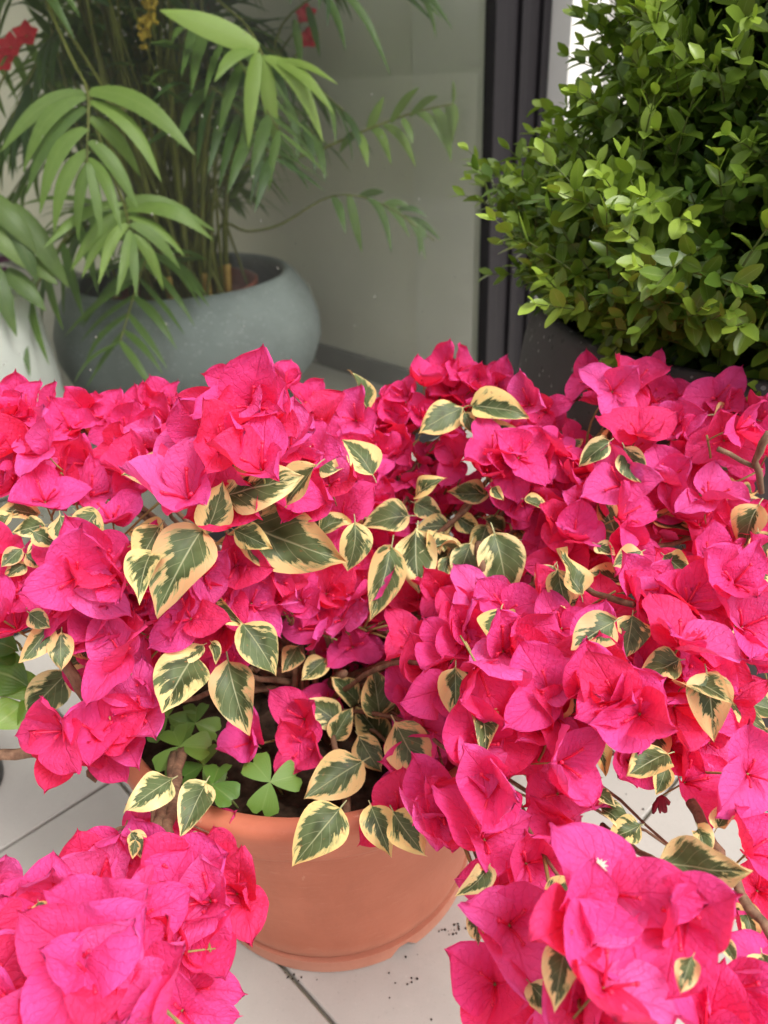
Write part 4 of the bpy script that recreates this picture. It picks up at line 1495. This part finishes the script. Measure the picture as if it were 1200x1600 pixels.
for p in pts:
    for q in range(4):
        mb.blob(p + Vector(pr.normal(0, .008, 3)), .006, 0, 5, 3)
link('flower_spike', mb.mesh('flower_spike', [M['spike']]), palm)

# ------------------------------------------------------------------ white pot with arching leaves, behind the glass
WP = Vector((-1.105, 1.86, .002))
wp_ = thing('white_pot', 'tall white bellied clay pot with a faint seam, behind the glass', 'pot', WP)
mb = MB()
mb.lathe([(.02, 0), (.20, 0), (.225, .012), (.268, .08), (.286, .16), (.2845, .23), (.2855, .236), (.280, .32), (.272, .41), (.266, .470), (.260, .478),
          (.246, .478), (.242, .46), (.245, .40)], WP, 72)
link('shell', mb.mesh('shell', [M['whitepot']]), wp_)
V, F = [(WP.x, WP.y, .425)], []
for k in range(32):
    V.append((WP.x + .243 * math.cos(k * math.pi / 16), WP.y + .243 * math.sin(k * math.pi / 16), .42))
    F.append((0, 1 + k, 1 + (k + 1) % 32))
link('soil', mesh('soil', V, F, [M['soil']], smooth=False), wp_)
ar = thing('rosette_plant', 'plant with arching lance leaves, purple underneath, in the white pot', 'plant', WP + Vector((0, 0, .425)))
wr = np.random.default_rng(3)
WL = [(-20, 300, 62, 398, 40), (10, 330, 58, 440, 38), (20, 320, 108, 450, 40), (-30, 340, 40, 420, 36), (-20, 400, 26, 526, 34), (10, 420, 72, 486, 34), (40, 400, 90, 445, 30), (0, 440, 20, 500, 26)]
cen = WP + Vector((0, 0, .43))
for k, (bx, by, tx, ty, wd) in enumerate(WL):
    b, t = P(bx, by, 2.02), P(tx, ty, 1.98)
    nrm = (CAM - b).normalized() + Z * .6
    V, F, UV = strip_leaf(b, t, nrm, .8 * wd * 2 / FPX, .10, 8, .35)
    mb = MB()
    mb.add(V, F, 0, UV)
    mb.tube(bez(cen + Vector(wr.normal(0, .03, 3)) * Vector((1, 1, 0)).length * .5, cen * .5 + b * .5 + Z * .06, b, 6), [.010, .010, .009, .009, .008, .005], 6, 1)
    o = link('leaf', mb.mesh('leaf', [M['spider'], M['purple']], uv=True), ar)
    o.color = (wr.uniform(.2, .9), 0, 0, 1)
for k in range(9):
    a = k * 2.4 + 1.2
    out = Vector((math.cos(a), math.sin(a), 0))
    b = cen + out * .04
    top = cen + out * wr.uniform(.12, .22) + Z * wr.uniform(.10, .3)
    V, F, UV = strip_leaf(b, top + out * .10 - Z * .02, Z - out * .3, .05, .22, 8, .35)
    o = link('leaf', mesh('leaf', V, F, [M['purple' if k % 3 == 0 else 'spider']], UV), ar)
    o.color = (wr.uniform(.1, .7), 0, 0, 1)

# ------------------------------------------------------------------ red blossoms among the palm, behind the glass
def red_spray(label, spots, rr):
    root = PTOP + Vector((-.02, .12, -.006)) if spots[0][0] > 200 else WP + Vector((.06, .08, .424))
    t = thing('red_flower', label, 'flower', root, 'red blossoms behind the glass')
    for (px, py) in spots:
        p = P(px, py, rr)
        mb = MB()
        mb.tube(bez(root, root * .5 + p * .5 + Z * .15, p, 8), .003, 5)
        link('stem', mb.mesh('stem', [M['cane']]), t)
        for q in range(5):
            a = q * 1.257 + .3
            e = (CR * math.cos(a) + CU * math.sin(a))
            V, F, UV = strip_leaf(p, p + e * .032 - CF * .01, -CF, .03, .1, 5, .2)
            link('petal', mesh('petal', V, F, [M['redp']], UV), t)


red_spray('cluster of red blossoms high above the white pot behind the glass', [(42, 56), (18, 74), (6, 96)], 2.25)
red_spray('two red blossoms high among the palm fronds behind the glass', [(478, 24), (482, 62)], 2.5)

# ------------------------------------------------------------------ green-leaved neighbour at the left edge
GP = Vector((-.66, .80, 0))
gpo = thing('plastic_pot', 'small black plastic pot at the paving edge, left of the terracotta pot', 'pot', GP)
mb = MB()
mb.lathe([(.02, .001), (.07, .001), (.075, .006), (.092, .15), (.100, .152), (.100, .17), (.092, .17), (.086, .14), (.01, .145)], GP, 40)
link('shell', mb.mesh('shell', [M['darkpot']]), gpo)
gl = thing('green_seedling', 'plain green leafed seedling beside the pink bougainvillea, over pale tiles', 'plant', GP + Vector((0, 0, .143)))
gr = np.random.default_rng(6)
GL = [(-20, 1045, 48, 1062, 62, .2), (60, 1060, 10, 1090, 44, .8), (34, 1100, -10, 1140, 50, .95), (48, 1080, 34, 1158, 22, .6), (20, 1010, -20, 1030, 46, .1), (140, 1062, 168, 1106, 34, .2), (-20, 1000, 30, 1010, 40, .1)]
GV, GF, GU = leaf_mesh(55, .2, .2, .42, .03)
GM = mesh('leaf', GV, GF, [M['gleaf']], GU)
for (bx, by, tx, ty, wd, tint) in GL:
    r = .79
    b, t = P(bx, by, r), P(tx, ty, r - .01)
    y = t - b
    Ln = y.length
    y.normalize()
    z = (CAM - b).normalized() + Z * .3
    z = (z - y * z.dot(y)).normalized()
    mw = Matrix.Translation(b) @ Matrix((y.cross(z), y, z)).transposed().to_4x4() @ Matrix.Diagonal((wd * r / FPX / .72, Ln, Ln, 1))
    o = link('leaf', GM, gl, mw)
    o.color = (tint, 0, 0, 1)
    mb = MB()
    st = GP + Vector((gr.normal(0, .015), gr.normal(0, .015), .14))
    mb.tube(bez(st, st * .5 + b * .5 + Z * .05, b, 8), .0016, 5)
    link('stem', mb.mesh('stem', [M['cstem']]), gl)

# ------------------------------------------------------------------ soil crumbs on the tiles
mb = MB()
dr = np.random.default_rng(9)
for (px, py, n_, sp_) in [(700, 1452, 14, 12), (462, 1530, 10, 14), (640, 1530, 5, 20), (720, 1440, 6, 16), (80, 1390, 3, 30), (560, 1560, 6, 60), (1000, 1260, 4, 40)]:
    for k in range(n_):
        d = ray(px + dr.normal(0, sp_), py + dr.normal(0, sp_ * .6))
        p = CAM + d * (-CAM_H / d.z)
        if (p - POT).length < .182:
            continue
        mb.blob((p.x, p.y, .0012), dr.uniform(.0005, .0018), 0, 5, 3, (1, 1, .6))
tag(link('crumbs', mb.mesh('crumbs', [M['debris']], False)), 'dark soil crumbs scattered on tiles around the terracotta pot', 'debris', None, 'stuff')
